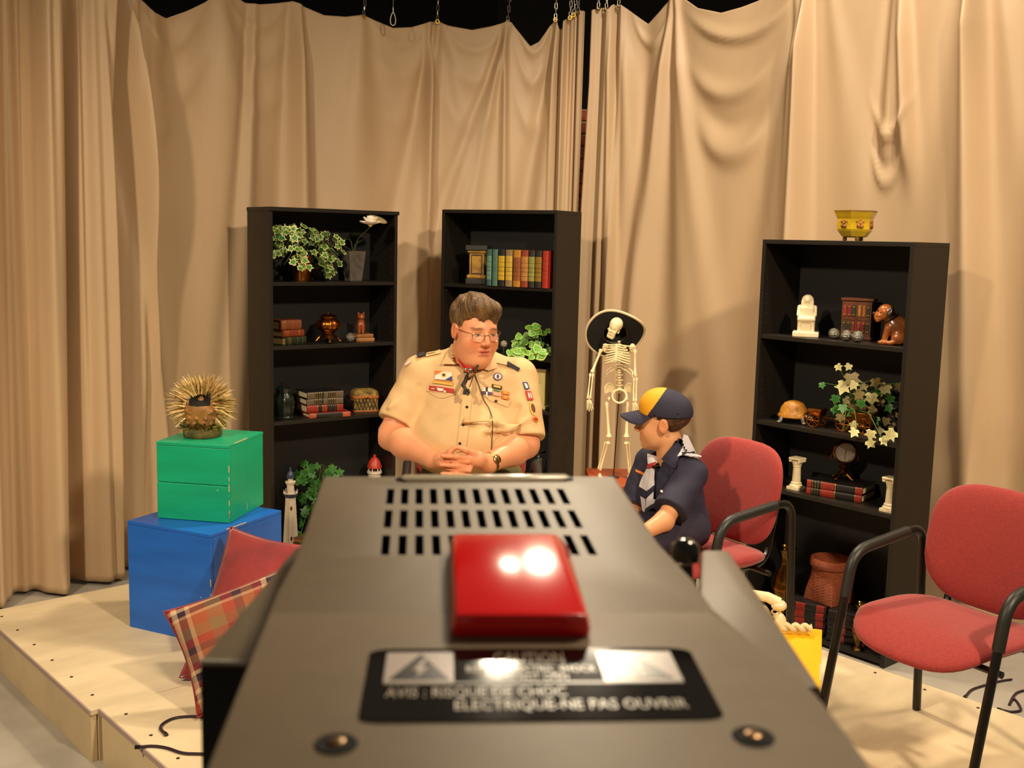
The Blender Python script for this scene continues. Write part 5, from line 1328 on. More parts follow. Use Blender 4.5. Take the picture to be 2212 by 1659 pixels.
# front bar
b0, b1 = onp(866, 1039, -.001), onp(1228, 1037, -.001)
g = G(); g.tube([b0, b0.lerp(b1, .02), b0.lerp(b1, .98), b1], [.004, .0062, .0062, .004], 14, flat=.7, up=(0, 0, 1)); VP('carry_bar', g, mat('ivory_enamel', 'f0e2c4', .18, spec=.6))
for t in (.02, .98):
    q = b0.lerp(b1, t); g = G(); g.lathe([(.0062, -.004), (.0062, .0015), (.004, .0026), (0, .003)], 18, M=Matrix.Translation(q)); VP('bar_mount', g, m_camd)
# tally light
hT = .014
tc = [onp(975, 1150, hT), onp(1203, 1150, hT), onp(1272, 1326, hT), onp(982, 1326, hT)]
bc = [onp(968, 1182), onp(1232, 1182), onp(1280, 1382), onp(970, 1382)]
g = G(); g.add(bc + tc, [(3, 2, 1, 0), (4, 5, 6, 7), (0, 1, 5, 4), (1, 2, 6, 5), (2, 3, 7, 6), (3, 0, 4, 7)])
VP('tally_light', g, mat('red_lens', 'ff1a1e', .17, spec=.5, coat=.3), 35, .004, label='red plastic tally lamp on top of the camera')
# caution label
def LQ(u, v, dz=.0016):
    f_l, f_r, n_l, n_r = (800, 1402), (1487, 1399), (772, 1560), (1568, 1552)
    x = (f_l[0] * (1 - u) + f_r[0] * u) * (1 - v) + (n_l[0] * (1 - u) + n_r[0] * u) * v; y = (f_l[1] * (1 - u) + f_r[1] * u) * (1 - v) + (n_l[1] * (1 - u) + n_r[1] * u) * v
    return onp(x, y, dz)
rr = rrect(.5, .5, .07); g = solid([LQ(.5 + x, .5 - y, .0018) for x, y in [(a, b) for a, b in rr]][::-1], .0006)
lab = VP('caution_label', g, mat('black_label', '15100d', .06, spec=.7), 35)
m_wh = mat('label_white', 'cdbdb4', .25); m_gry = mat('label_grey', '7a6c5c', .3)
def dec(poly, m, dz, nm):
    g = solid([LQ(u, v, dz) for u, v in poly][::-1], .0002); return VP(nm, g, m, 0, parent=lab)
dec([(.055, .05), (.262, .05), (.262, .46), (.055, .46)], m_wh, .0020, 'warning_panel'); dec([(.705, .05), (.935, .05), (.935, .46), (.705, .46)], m_wh, .0020, 'warning_panel')
dec([(.055, .462), (.935, .462), (.935, .485), (.055, .485)], m_gry, .0020, 'label_rule')
for cx in (.160, .82):
    dec([(cx, .07), (cx + .09, .42), (cx - .09, .42)], mm('label_black', '15100d', .25), .0022, 'warning_triangle')
dec([(.820 - .010, .16), (.830, .16), (.826, .32), (.814, .32)], m_wh, .0024, 'exclamation_mark'); dec([(.812, .35), (.828, .35), (.828, .39), (.812, .39)], m_wh, .0024, 'exclamation_dot')
dec([(.168, .15), (.138, .29), (.158, .29), (.150, .40), (.184, .25), (.164, .25), (.180, .15)], m_wh, .0024, 'lightning_bolt')
def text_dec(txt, u0, u1, v0, v1, m):
    cu = bpy.data.curves.new('text', 'FONT'); cu.body = txt; cu.resolution_u = 2; to = bpy.data.objects.new('text', cu); COL.objects.link(to)
    bpy.context.view_layer.update(); dgx = bpy.context.evaluated_depsgraph_get(); me = bpy.data.meshes.new_from_object(to.evaluated_get(dgx))
    bpy.data.objects.remove(to); bpy.data.curves.remove(cu)
    co_ = np.array([v.co[:2] for v in me.vertices]); lo_, hi_ = co_.min(0), co_.max(0)
    for v in me.vertices:
        a = (v.co.x - lo_[0]) / (hi_[0] - lo_[0]); b = (v.co.y - lo_[1]) / (hi_[1] - lo_[1])
        v.co = LQ(u0 + (u1 - u0) * a, v1 + (v0 - v1) * b, .0023) - VC0
    me.materials.clear(); me.materials.append(m); link('lettering', me, lab)
m_txt = mat('label_lettering', 'b8a890', .3)
text_dec('CAUTION', .385, .60, .06, .20, m_txt); text_dec('RISK OF ELECTRIC SHOCK', .30, .69, .235, .325, m_txt); text_dec('DO NOT OPEN', .40, .60, .345, .435, m_txt)
text_dec('AVIS : RISQUE DE CHOC', .065, .585, .53, .69, m_txt); text_dec('ELECTRIQUE-NE PAS OUVRIR', .265, .915, .71, .87, m_txt)
# screws
for px, py in ((726, 1606), (1627, 1590)):
    q = onp(px, py, .0014); M = Matrix.Translation(q)
    g = G(); g.lathe([(.0082, .0), (.0078, .0004), (.005, .0002), (0, .0002)], 20, M=M); d = VP('recess_shade', g, m_slot)  # flat near-black disc, shade of a recess put into its colour
    g = G(); g.lathe([(.0034, .0002), (.0032, .0010), (.0022, .0014), (0, .0015)], 16, M=M); g.box(tuple(q + Vector((0, 0, .0016))), (.0040, .0007, .0003)); VP('screw_head', g, mat('screw_steel', '9a7a58', .3, metal=1), parent=d)
# pan head and pedestal below the frame
g = G(); g.box((.02, .50, HC - .36), (.14, .26, .05)); VP('mounting_plate', g, m_camd, 0, .004)
g = G(); g.lathe([(.05, HC - .58), (.075, HC - .55), (.075, HC - .42), (.05, HC - .386)], 20, M=Matrix.Translation((.02, .50, 0))); VP('pan_head', g, m_camd)
g = G(); g.lathe([(.05, .16), (.05, HC - .58)], 20, M=Matrix.Translation((.02, .50, 0))); VP('pedestal_column', g, m_camd)
for k in range(3):
    a = k * 2.094 + .5; g = G(); g.tube([(.02, .50, .2), (.02 + .22 * math.cos(a), .50 + .22 * math.sin(a), .11), (.02 + .36 * math.cos(a), .50 + .36 * math.sin(a), .07)], .022, 10); d = VP('leg', g, m_camd)
    g = G(); g.tube([(.02 + .36 * math.cos(a), .50 + .36 * math.sin(a) - .018, .036), (.02 + .36 * math.cos(a), .50 + .36 * math.sin(a) + .018, .036)], .036, 16); VP('caster', g, m_camd, parent=d)
g = G(); g.box((.02, .52, HC - .335), (.17, .40, .02)); VP('base_plate', g, m_camd, 0, .003)
# ================================================================ PEOPLE
def xf(prim, o, R, s=1.0):
    o = np.array(o, np.float32); R = np.array(R, np.float32)
    return lambda p: prim(((p - o) @ R) / s) * s
def head_axes(yaw, pitch, tilt=0):
    f = Vector((math.sin(yaw), -math.cos(yaw), 0)); x = Vector((math.cos(yaw), math.sin(yaw), 0)); z = Vector((0, 0, 1))
    f2 = f * math.cos(pitch) - z * math.sin(pitch); z2 = z * math.cos(pitch) + f * math.sin(pitch)
    x2 = x * math.cos(tilt) + z2 * math.sin(tilt); z3 = z2 * math.cos(tilt) - x * math.sin(tilt)
    return Matrix((x2, f2, z3)).transposed()             # columns: lateral, forward, up
def head_ops(fat, child=False):
    o = [('u', sd_ell((0, -.018, .045), (.078, .098, .090)), .01), ('u', sd_ell((0, .028, -.020), (.066 + .004 * fat, .068, .088)), .03),
         ('u', sd_ell((0, .022, -.066), (.058 + .017 * fat, .060, .052)), .03), ('u', sd_ell((0, .070, -.098), (.024, .018, .018)), .025),
         ('u', sd_ell((-.034, .052, -.035), (.026 + .008 * fat, .030, .030)), .025), ('u', sd_ell((.034, .052, -.035), (.026 + .008 * fat, .030, .030)), .025),
         ('u', sd_cap((-.038, .080, .022), (.038, .080, .022), .010, .010), .015)]
    if fat: o += [('u', sd_ell((0, .030, -.108), (.054, .052, .034)), .03)]
    o += [('s', sd_ell((-.032, .104, .002), (.019, .018, .011)), .014), ('s', sd_ell((.032, .104, .002), (.019, .018, .011)), .014),
          ('u', sd_ell((-.032, .075, .002), (.0145, .0135, .0125)), .004), ('u', sd_ell((.032, .075, .002), (.0145, .0135, .0125)), .004),
          ('u', sd_cap((0, .088, .012), (0, .112, -.028), .007, .0115), .010), ('u', sd_ell((-.012, .102, -.033), (.009, .011, .008)), .006), ('u', sd_ell((.012, .102, -.033), (.009, .011, .008)), .006),
          ('u', sd_cap((-.018, .090, -.060), (.018, .090, -.060), .006, .006), .008), ('u', sd_cap((-.015, .089, -.073), (.015, .089, -.073), .007, .007), .008),
          ('s', sd_box((0, .100, -.0665), (.021, .010, .0018), .001), .004),
          ('s', sd_cap((-.016, .112, -.040), (-.004, .108, -.041), .0022, .0022), .003), ('s', sd_cap((.016, .112, -.040), (.004, .108, -.041), .0022, .0022), .003)]
    for s in (-1, 1):
        o += [('u', sd_ell((s * .080, -.012, -.004), (.009, .021, .033)), .006), ('s', sd_ell((s * .090, -.006, .002), (.007, .012, .020)), .006)]
    return o
def person(label, base): return tag(link('person', None, None, base), label, 'person')
def bvh_of(o):
    me = o.data; M = o.matrix_world
    bpy.context.view_layer.update(); M = o.matrix_world
    return BVHTree.FromPolygons([M @ v.co for v in me.vertices], [tuple(p.vertices) for p in me.polygons])
def decal(name, q, bvh, off, m, par, base, n=8, thick=.002, label=None, round_=False):
    """small cloth piece laid on a surface; q = four picture corners that say where on the surface it sits"""
    g = G(); P = []; ys = []
    for j in range(n + 1):
        for i in range(n + 1):
            u, v = i / n, j / n
            if round_:
                a, b = 2 * u - 1, 2 * v - 1; x_, y_ = a * math.sqrt(1 - b * b / 2), b * math.sqrt(1 - a * a / 2); u, v = (x_ + 1) / 2, (y_ + 1) / 2
            px = (q[0][0] * (1 - u) + q[1][0] * u) * (1 - v) + (q[3][0] * (1 - u) + q[2][0] * u) * v; py = (q[0][1] * (1 - u) + q[1][1] * u) * (1 - v) + (q[3][1] * (1 - u) + q[2][1] * u) * v
            d = ray(px, py).normalized(); h = bvh.ray_cast(CP, d)
            P.append((d, h[0], h[1]))
            if h[0] is not None: ys.append(h[0].y)
    my = sum(ys) / max(1, len(ys)) if ys else 4.0
    top = []; bot = []
    for d, h, nr in P:
        if h is None or abs(h.y - my) > .09: h = CP + d * (my / d.y); nr = -d
        if nr.dot(d) > 0: nr = -nr
        top.append(h + nr * off - base); bot.append(h + nr * (off - thick) - base)
    N = (n + 1) ** 2; fs = []
    for j in range(n):
        for i in range(n):
            a = j * (n + 1) + i; fs += [(a, a + 1, a + n + 2, a + n + 1), (N + a, N + a + n + 1, N + a + n + 2, N + a + 1)]
    bd = [i for i in range(n + 1)] + [j * (n + 1) + n for j in range(1, n + 1)] + [n * (n + 1) + i for i in range(n - 1, -1, -1)] + [j * (n + 1) for j in range(n - 1, 0, -1)]
    fs += [(bd[k], N + bd[k], N + bd[(k + 1) % len(bd)], bd[(k + 1) % len(bd)]) for k in range(len(bd))]
    g.add(top + bot, fs); return part(name, g, m, par, 40, label=label)
def rect(x0, y0, x1, y1, sl=0): return [(x0, y0), (x1, y0 + sl * (x1 - x0)), (x1, y1 + sl * (x1 - x0)), (x0, y1)]
def circ(x, y, rx, ry=None): ry = ry or rx; return [(x - rx, y - ry), (x + rx, y - ry), (x + rx, y + ry), (x - rx, y + ry)]
m_skin = attr_mat('skin', .42, sub=.12, bump=.05, bscale=300, spec=.35)

# ---------------------------------------------------------------- seated man
MB = Vector((-.155, 4.3, ZP)); man = person('man in a tan uniform shirt and glasses, seated with fingers interlaced', MB)
def mp(px, py, Y): return np.array(at(px, py, Y) - MB, np.float32)
shR, elR, wrR = mp(912, 808, 4.22), mp(846, 942, 4.12), mp(936, 992, 3.92)
shL, elL, wrL = mp(1118, 816, 4.22), mp(1134, 960, 4.10), mp(1056, 1001, 3.92)
RH = head_axes(math.radians(29), math.radians(7), math.radians(-2)); HO = np.array(at(1026, 713, 4.13) - MB, np.float32); HS = 1.03
RHn = np.array(RH)
hl_ = lambda x, y, z: tuple(HO + (RHn @ np.array([x, y, z])) * HS)
ops = [('u', sd_ell(mp(1010, 870, 4.23), (.16, .10, .18)), .05), ('u', sd_ell(mp(1000, 945, 4.19), (.15, .13, .14)), .06), ('u', sd_cap(mp(1016, 800, 4.21), hl_(0, -.02, -.07), .074, .070), .04)]
ops += [(op, xf(f, HO, RHn, HS), k * HS) for op, f, k in [('u', sdf(head_ops(1)), .012)]]
for s_, e_, w_ in ((shR, elR, wrR), (shL, elL, wrL)):
    ops += [('u', sd_cap(s_, s_ + (e_ - s_) * .65, .046, .050), .02), ('u', sd_cap(s_ + (e_ - s_) * .65, e_, .060, .054), .03), ('u', sd_cap(e_, e_ + (w_ - e_) * .35, .054, .055), .02), ('u', sd_cap(e_ + (w_ - e_) * .35, w_, .055, .034), .03)]
# hands with interlaced fingers
pR, pL = mp(957, 994, 3.875), mp(1032, 992, 3.875)
ops += [('u', sd_cap(wrR, pR, .032, .027), .02), ('u', sd_cap(pR, mp(970, 997, 3.86), .028, .024), .015), ('u', sd_cap(wrL, pL, .032, .027), .02), ('u', sd_cap(pL, mp(1018, 993, 3.86), .028, .024), .015)]
fl_ = []
for k in range(4):      # his right hand: fingers slotted between those of the left
    yk = 996 + k * 18.5
    a, b, c = mp(966, yk - 3, 3.845), mp(990, yk, 3.824), mp(1015 - 2.5 * abs(k - 1), yk + 2, 3.834)
    fl_ += [('u', sd_cap(a, b, .0102, .0094), .006), ('u', sd_cap(b, c, .0092, .0078), .003)]
for k in range(4):
    yk = 986 + k * 19
    a, b, c = mp(1016, yk + 5, 3.845), mp(986, yk + 1, 3.818), mp(953 + 2.5 * abs(k - 1), yk - 1, 3.832)
    fl_ += [('u', sd_cap(a, b, .0102, .0094), .006), ('u', sd_cap(b, c, .0092, .0076), .003)]
th = [('u', sd_cap(mp(962, 984, 3.855), mp(973, 976, 3.838), .0125, .011), .010), ('u', sd_cap(mp(973, 976, 3.838), mp(983, 967.5, 3.836), .0105, .0085), .005),
      ('u', sd_cap(mp(1024, 980, 3.855), mp(1006, 973, 3.838), .0125, .011), .010), ('u', sd_cap(mp(1006, 973, 3.838), mp(990, 967, 3.834), .0105, .0085), .005)]
ops += th + fl_
skin_c = lin('e39a70'); red_c = lin('d06a48'); lip_c = lin('b85c50'); brow_c = lin('7a5438'); shade_c = lin('d4906c')
def man_col(V):
    c = np.tile(skin_c, (len(V), 1)); q = ((V - HO) @ RHn) / HS
    def mixm(w, col):
        nonlocal c
        w = np.clip(w, 0, 1)[:, None]; c = c * (1 - w) + col * w
    inh = (q[:, 2] > -.14) & (np.abs(q[:, 0]) < .1) & (np.abs(q[:, 1]) < .14)
    for s in (-1, 1): mixm(.7 * np.exp(-(((q[:, 0] - s * .042) / .024) ** 2 + ((q[:, 1] - .075) / .03) ** 2 + ((q[:, 2] + .035) / .024) ** 2)) * inh, red_c)
    mixm(.6 * np.exp(-((q[:, 0] / .014) ** 2 + ((q[:, 1] - .112) / .02) ** 2 + ((q[:, 2] + .028) / .014) ** 2)) * inh, red_c)
    mixm(1.0 * np.exp(-((q[:, 0] / .021) ** 4 + ((q[:, 2] + .067) / .0115) ** 4)) * (q[:, 1] > .074), lip_c)
    for s in (-1, 1):
        mixm(.85 * np.exp(-(((q[:, 0] - s * .034) / .020) ** 4 + ((q[:, 2] - .0235 + .12 * np.abs(q[:, 0] - s * .028)) / .0050) ** 4)) * (q[:, 1] > .055), brow_c)
        mixm(.8 * np.exp(-(((q[:, 0] - s * .032) / .0125) ** 4 + ((q[:, 2] - .0015) / .0034) ** 4)) * (q[:, 1] > .06), lin('4a3528'))
    for s in (-1, 1): mixm(.5 * np.exp(-(((q[:, 0] - s * .085) / .02) ** 2 + ((q[:, 1] + .01) / .03) ** 2 + (q[:, 2] / .04) ** 2)), red_c)
    # knuckles and fingertips slightly redder
    hd = np.linalg.norm(V - mp(993, 990, 3.84), axis=1); mixm(.35 * np.exp(-(hd / .06) ** 2), red_c)
    return c
hr = (.44, .44, .0)
me = sdf_mesh('body', sdf(ops), (-.36, -.52, .50), (.42, .18, 1.45), .0034, m_skin, man_col, relax=1)
mbody = link('body', me, man)
# hair
hair = [('u', sd_ell((0, -.022, .050), (.0865, .106, .089)), .01), ('u', sd_ell((.004, .046, .088), (.066, .042, .036)), .03), ('u', sd_ell((-.028, .040, .105), (.042, .045, .034)), .03), ('u', sd_ell((.050, .040, .066), (.020, .028, .028)), .02),
        ('s', (lambda q: np.maximum(.040 - .10 * np.clip(np.abs(q[:, 0]) - .045, 0, 1) * (q[:, 0] < 0) - q[:, 1], q[:, 2] - (.050 - .13 * q[:, 0] - 2.2 * (q[:, 0] + .012) ** 2 + .0035 * np.sin(q[:, 0] * 130) + .0022 * np.sin(q[:, 0] * 310 + 1)))), .008), ('s', sd_box((0, .10, -.12), (.2, .12, .075), .01), .01), ('s', sd_plane((0, .55, .83), -.066), .012), ('s', sd_box((-.095, .0, -.035), (.03, .030, .040), .01), .008), ('s', sd_box((.095, .0, -.035), (.03, .030, .040), .01), .008)]
hf = sdf(hair)
def hair_f(p):
    d = hf(p); a = np.arctan2(p[:, 0] + .02, p[:, 1] + .05)
    return d + .0013 * np.sin(a * 52 + p[:, 2] * 60 + 2 * np.sin(p[:, 2] * 70)) + .0022 * np.sin(a * 13 - p[:, 2] * 35) + .0016 * np.sin(p[:, 0] * 120 + p[:, 2] * 60 + p[:, 1] * 50)
def hair_mat(name, c1, c2, sc):
    m = mat(name, c1, .42, col2=c2, vscale=40, bump=.7, bscale=130, stretch=sc); return m
me = sdf_mesh('hair', xf(hair_f, HO, RHn, HS), np.array(HO) - .17, np.array(HO) + .19, .0032, hair_mat('brown_hair', '7c5c34', '4c351d', (1.6, 1.6, .35)), relax=0)
link('hair', me, man)['label'] = 'short light brown hair swept over the forehead'
# eyes and glasses
for s in (-1, 1):
    g = G(); g.ell(hl_(s * .032, .0765, .000), .0118, 14, 10); e = part('eye', g, mm('eye_white', 'd8c8ba', .2), man)
    c = hl_(s * .032 + .0015, .0873, -.0010); g = G(); g.ell(c, (.0048, .0026, .0048), 12, 8, R=RH); part('iris', g, mm('iris', '2e2620', .2), e)
m_wire = mat('gold_wire', 'b08a50', .25, metal=1); glasses = link('glasses', None, man)
glasses['label'] = 'thin gold wire-rimmed glasses'
for s in (-1, 1):
    rim = []
    for a in np.linspace(0, 6.283, 28, endpoint=False):
        ca, sa = math.cos(a), math.sin(a); rim.append(hl_(s * .033 + .0225 * sq(ca, .8), .1035 - 4.2 * (s * .033 + .0225 * ca) ** 2, -.006 + .0165 * sq(sa, .8)))
    g = G(); g.tube(rim, .0011, 6, closed=True); part('rim', g, m_wire, glasses)
    g = G(); n = len(rim); g.add([tuple(np.mean(rim, 0))] + rim, [(0, i + 1, (i + 1) % n + 1) for i in range(n)]); part('lens', g, mm('lens_glass', 'ffffff', .02, alpha=.07), glasses, 0)
    g = G(); g.tube([hl_(s * .0555, .0915, .003), hl_(s * .073, .070, .006), hl_(s * .081, .02, .006), hl_(s * .082, -.010, .004), hl_(s * .081, -.025, -.012)], .0012, 6); part('temple', g, m_wire, glasses)
g = G(); g.tube([hl_(-.0105, .103, -.001), hl_(0, .107, .003), hl_(.0105, .103, -.001)], .0011, 6); part('bridge', g, m_wire, glasses)
# shirt
m_shirt = mat('tan_uniform_shirt', 'd8b07c', .75, var=.05, vscale=8, bump=.12, bscale=260)
tor = [('u', sd_ell(mp(1012, 862, 4.22), (.215, .150, .190)), .05), ('u', sd_ell(mp(998, 948, 4.14), (.215, .205, .155)), .08), ('u', sd_cap(shR, shL, .070, .070), .05), ('u', sd_cap(mp(968, 792, 4.22), mp(1015, 780, 4.22), .060, .070), .05), ('u', sd_cap(mp(1062, 798, 4.22), mp(1015, 780, 4.22), .058, .070), .05)]
for s_, e_, fr, r1 in ((shR, elR, .80, .083), (shL, elL, .93, .080)):
    d_ = (e_ - s_); L_ = np.linalg.norm(d_); d_ = d_ / L_
    sl_ = sdf([('u', sd_cap(s_, s_ + d_ * (L_ * fr + .08), .078, r1 + .006), .01), ('s', (lambda q, a=s_ + d_ * L_ * fr, d=d_: -((q - a) @ d)), .004)])
    tor += [('u', sl_, .028)]
nk = sd_cap(mp(1016, 800, 4.20), hl_(0, .0, -.06), .066, .074)
tor += [('s', nk, .006)]
# drag folds
for a, b, r in [((900, 878, 4.045), (932, 886, 4.01), .003), ((1108, 915, 4.05), (1045, 907, 3.97), .008), ((1112, 925, 4.05), (1060, 930, 3.96), .007), ((1118, 880, 4.08), (1100, 930, 4.05), .010), ((884, 845, 4.10), (892, 900, 4.07), .006), ((905, 835, 4.12), (940, 872, 4.06), .006)]:
    tor += [('s', sd_cap(mp(*a), mp(*b), r, r * .4), .016)]
for a, b, r in [((1004, 911, 3.95), (1070, 908, 3.985), .007), ((1066, 914, 3.98), (1112, 922, 4.03), .010), ((1050, 932, 3.965), (1112, 930, 4.02), .008), ((1096, 930, 4.0), (1150, 900, 4.08), .004), ((840, 880, 4.08), (888, 850, 4.13), .005)]:
    tor += [('u', sd_cap(mp(*a), mp(*b), r, r * .5), .02)]
tf = sdf(tor)
def shirt_f(p): return np.maximum(tf(p), .62 - p[:, 2]) + .0016 * np.sin(p[:, 0] * 38 + p[:, 2] * 55) * np.sin(p[:, 2] * 40 - p[:, 1] * 30)
me = sdf_mesh('shirt', shirt_f, (-.40, -.46, .58), (.46, .22, 1.22), .0052, m_shirt, relax=1)
shirt = link('shirt', me, man); shirt['label'] = 'tan short-sleeved uniform shirt with badges'
# trousers, belt, shoes
m_oliv = mat('olive_trousers', '5c5626', .8, var=.1, bump=.15, bscale=120)
tz = .60
tr = [('u', sd_ell((0, .0, tz + .06), (.20, .17, .13)), .03)]
for s in (-1, 1): tr += [('u', sd_cap((s * .115, -.02, tz), (s * .19, -.47, tz - .03), .105, .075), .04), ('u', sd_cap((s * .19, -.47, tz - .03), (s * .20, -.44, .10), .074, .055), .03)]
tr += [('s', sd_plane((0, 0, 1), .075), .004)]
trf = sdf(tr); me = sdf_mesh('trousers', lambda p: np.maximum(trf(p), p[:, 2] - tz - .10), (-.40, -.62, .03), (.40, .22, tz + .22), .010, m_oliv); link('trousers', me, man)
for s in (-1, 1):
    f = sdf([('u', sd_ell((s * .20, -.43, .05), (.045, .06, .05)), .02), ('u', sd_ell((s * .205, -.53, .035), (.048, .10, .036)), .03), ('s', sd_plane((0, 0, 1), .001), .002)])
    link('shoe', sdf_mesh('shoe', f, (s * .2 - .08, -.68, -.01), (s * .2 + .08, -.33, .13), .007, mm('black_leather', '17130f', .35)), man)
# shirt trimmings laid on the cloth
bv = bvh_of(shirt)
def dm(name, q, m, off=.003, n=6, rnd=False, label=None, par=None): return decal(name, q, bv, off, m, par or man, MB, n, .0022, label, rnd)
dm('collar', [(982, 744), (1006, 786), (992, 791), (956, 790)], m_shirt, .016, 8); dm('collar', [(1064, 768), (1074, 797), (1054, 803), (1036, 797)], m_shirt, .012, 8)
dm('placket', [(1004, 806), (1026, 806), (1006, 975), (986, 975)], m_shirt, .0040, 24)
flap1 = dm('pocket_flap', [(925, 829), (985, 842), (983, 853), (922, 845)], m_shirt, .0036); dm('flap_point', [(923, 846), (983, 853), (958, 861), (945, 859)], m_shirt, .0035)
dm('pocket_flap', [(1041, 852), (1104, 868), (1097, 880), (1058, 866)], m_shirt, .0036)
cw, cr_, cb, cy, cg, cpk, cpu, cor_, cbk = [mm('badge_' + n, c, .7) for n, c in (('white', 'e8dcc8'), ('red', 'b02a20'), ('blue', '3a3c74'), ('yellow', 'e0aa48'), ('green', '6a8a5c'), ('pink', 'd8a48c'), ('purple', '5a4268'), ('orange', 'd87828'), ('black', '241c1c'))]
b1 = dm('badge', [(941, 801), (977, 806), (978, 823), (940, 820)], cw, .0052); dm('badge_corner', [(941, 801), (958, 803), (942, 811), (941, 811)], cor_, .0064, par=man); dm('badge_corner', [(977, 813), (978, 823), (962, 821), (970, 817)], cb, .0064); dm('badge_star', circ(960, 811, 5), cy, .0066, rnd=True); dm('badge_star', circ(960, 811, 2.6), cbk, .0074, rnd=True)
dm('badge_bar', [(938, 822), (979, 828), (979, 834), (936, 828)], cy, .0055); dm('badge_bar', [(939, 821), (979, 826), (979, 828), (939, 823)], cor_, .0065)
dm('name_strip', [(929, 833), (981, 841), (981, 851), (928, 843)], cr_, .0066); dm('strip_figure', [(945, 838), (960, 841), (958, 846), (948, 845)], cw, .008); dm('strip_figure', [(934, 838), (941, 839), (941, 842), (934, 841)], cpk, .008); dm('strip_figure', circ(962, 847, 2.4), cw, .008, rnd=True)
dm('world_badge', circ(1074.5, 814, 9.5, 8), cpu, .0052, rnd=True); dm('badge_lily', circ(1074.5, 814, 7, 5.8), cw, .0062, rnd=True); dm('badge_lily', circ(1074.5, 814, 3, 4.6), cpu, .0072, rnd=True)
dm('award_bar', rect(1062, 830, 1083, 838, .2), cbk, .0052); dm('award_bar', rect(1065, 832, 1080, 836.5, .2), cy, .0064); dm('award_bar', rect(1066, 840.5, 1080, 844, .2), cg, .0052); dm('award_bar', rect(1064, 848, 1080, 854, .2), cpk, .0058)
dm('flag_badge', rect(1041, 837, 1062, 846, .12), cw, .0052); dm('flag_badge', rect(1041, 845, 1062, 851, .12), cpu, .0052); dm('pen', [(1048.5, 838), (1052.5, 838), (1051.5, 858), (1049, 858)], cw, .0085); dm('pen', [(1048, 837), (1052.5, 837), (1052, 847), (1048.5, 847)], cbk, .0095)
for x, y in ((1086, 847), (1086, 857)): dm('award_bar', rect(x - 3, y - 3, x + 14, y + 4, .2), cor_, .0058); dm('award_bar', rect(x + 2, y - 1, x + 9, y + 2.5, .2), cy, .0068)
for i, (x, y) in enumerate(((1070, 867), (1008.5, 881), (1000.6, 919), (993.5, 958), (1013, 819))): dm('button', circ(x, y, 3.0), mm('brown_button', '2e2418', .35), .0062, rnd=True)
dm('sleeve_badge', [(1128, 826), (1138, 826), (1143, 840), (1134, 843)], cb, .005); dm('sleeve_badge', [(1131, 829), (1136, 829), (1140, 838), (1136, 840)], cw, .006)
dm('troop_number', [(1134, 845), (1146, 846), (1151, 865), (1139, 866)], cr_, .005); dm('numeral', [(1138.5, 849), (1141, 849), (1144, 861), (1141.5, 861)], cw, .0062); dm('numeral', [(1143, 849), (1145, 849), (1148, 861), (1146, 861)], cw, .0062)
dm('sleeve_badge', [(1141, 869), (1152, 869), (1158, 897), (1147, 897)], cy, .005, rnd=True); dm('sleeve_badge', [(1144, 873), (1152, 873), (1156, 893), (1149, 893)], mm('badge_brown', '5a3418', .7), .006, rnd=True)
dm('sleeve_badge', [(1149, 900), (1159, 900), (1163, 913), (1152, 912)], cor_, .005, rnd=True); dm('sleeve_badge', [(1151, 903), (1158, 903), (1161, 910), (1154, 910)], cr_, .006, rnd=True)
dm('flag_badge', [(873, 789), (886, 779), (890, 783), (877, 793)], cpk, .005); dm('flag_badge', [(876, 788), (886, 781), (888, 783), (878, 790)], cw, .006)
dm('shoulder_loop', [(918, 764), (952, 758), (955, 764), (920, 772)], m_shirt, .006); dm('shoulder_tab', [(900, 769), (919, 763), (921, 770), (903, 775)], mm('dark_loop', '241a1e', .8), .009)
dm('shoulder_loop', [(1070, 776), (1096, 783), (1096, 791), (1066, 784)], m_shirt, .006); dm('shoulder_tab', [(1096, 783), (1123, 797), (1120, 804), (1094, 791)], mm('dark_loop', '241a1e', .8), .009)
# neckerchief, slide, clip-on microphone and wire
m_rk = mat('red_neckerchief', 'c01818', .7)
bvb = bvh_of(mbody)
c_ = at(1013, 792, 4.085) - MB
f = sdf([('u', sd_cap(mp(996, 778, 4.10), mp(1014, 797, 4.075), .010, .012), .01), ('u', sd_cap(mp(1030, 784, 4.10), mp(1014, 797, 4.075), .010, .012), .01), ('u', sd_ell(mp(1011, 786, 4.095), (.022, .012, .018)), .012)])
link('neckerchief', sdf_mesh('neckerchief', f, c_ - Vector((.07, .07, .06)), c_ + Vector((.07, .07, .06)), .003, m_rk), man)
m_ch = mat('chrome', 'd0c8bc', .12, metal=1); m_lea = mat('dark_leather', '241812', .5)
q = at(1011, 803, 4.055) - MB; g = G(); g.tube([(q.x + .014 * math.cos(a), q.y, q.z + .012 * math.sin(a)) for a in np.linspace(0, 6.283, 18, endpoint=False)], .0042, 8, closed=True); g.ell((q.x - .002, q.y + .004, q.z), (.011, .005, .009), 12, 8); sl = part('slide', g, m_ch, man)
g = G(); g.ell((q.x - .004, q.y - .002, q.z + .001), (.006, .004, .005), 10, 6); part('slide_stone', g, m_rk, sl)
tail = [at(1009, 810, 4.05) - MB, at(1006, 822, 4.03) - MB, at(1000, 832, 4.02) - MB, at(1007, 842, 4.01) - MB, at(1009, 852, 4.005) - MB]; g = G(); g.tube(tail, [.007, .008, .009, .006, .008], 8); part('bolo_tail', g, m_lea, man)
g = G(); g.tube([at(1004, 838, 4.005) - MB, at(1002, 853, 3.998) - MB], .005, 8); g.tube([at(1011, 840, 4.0) - MB, at(1014, 848, 3.998) - MB, at(1010, 855, 3.998) - MB], .004, 8); part('bolo_tip', g, m_ch, man)
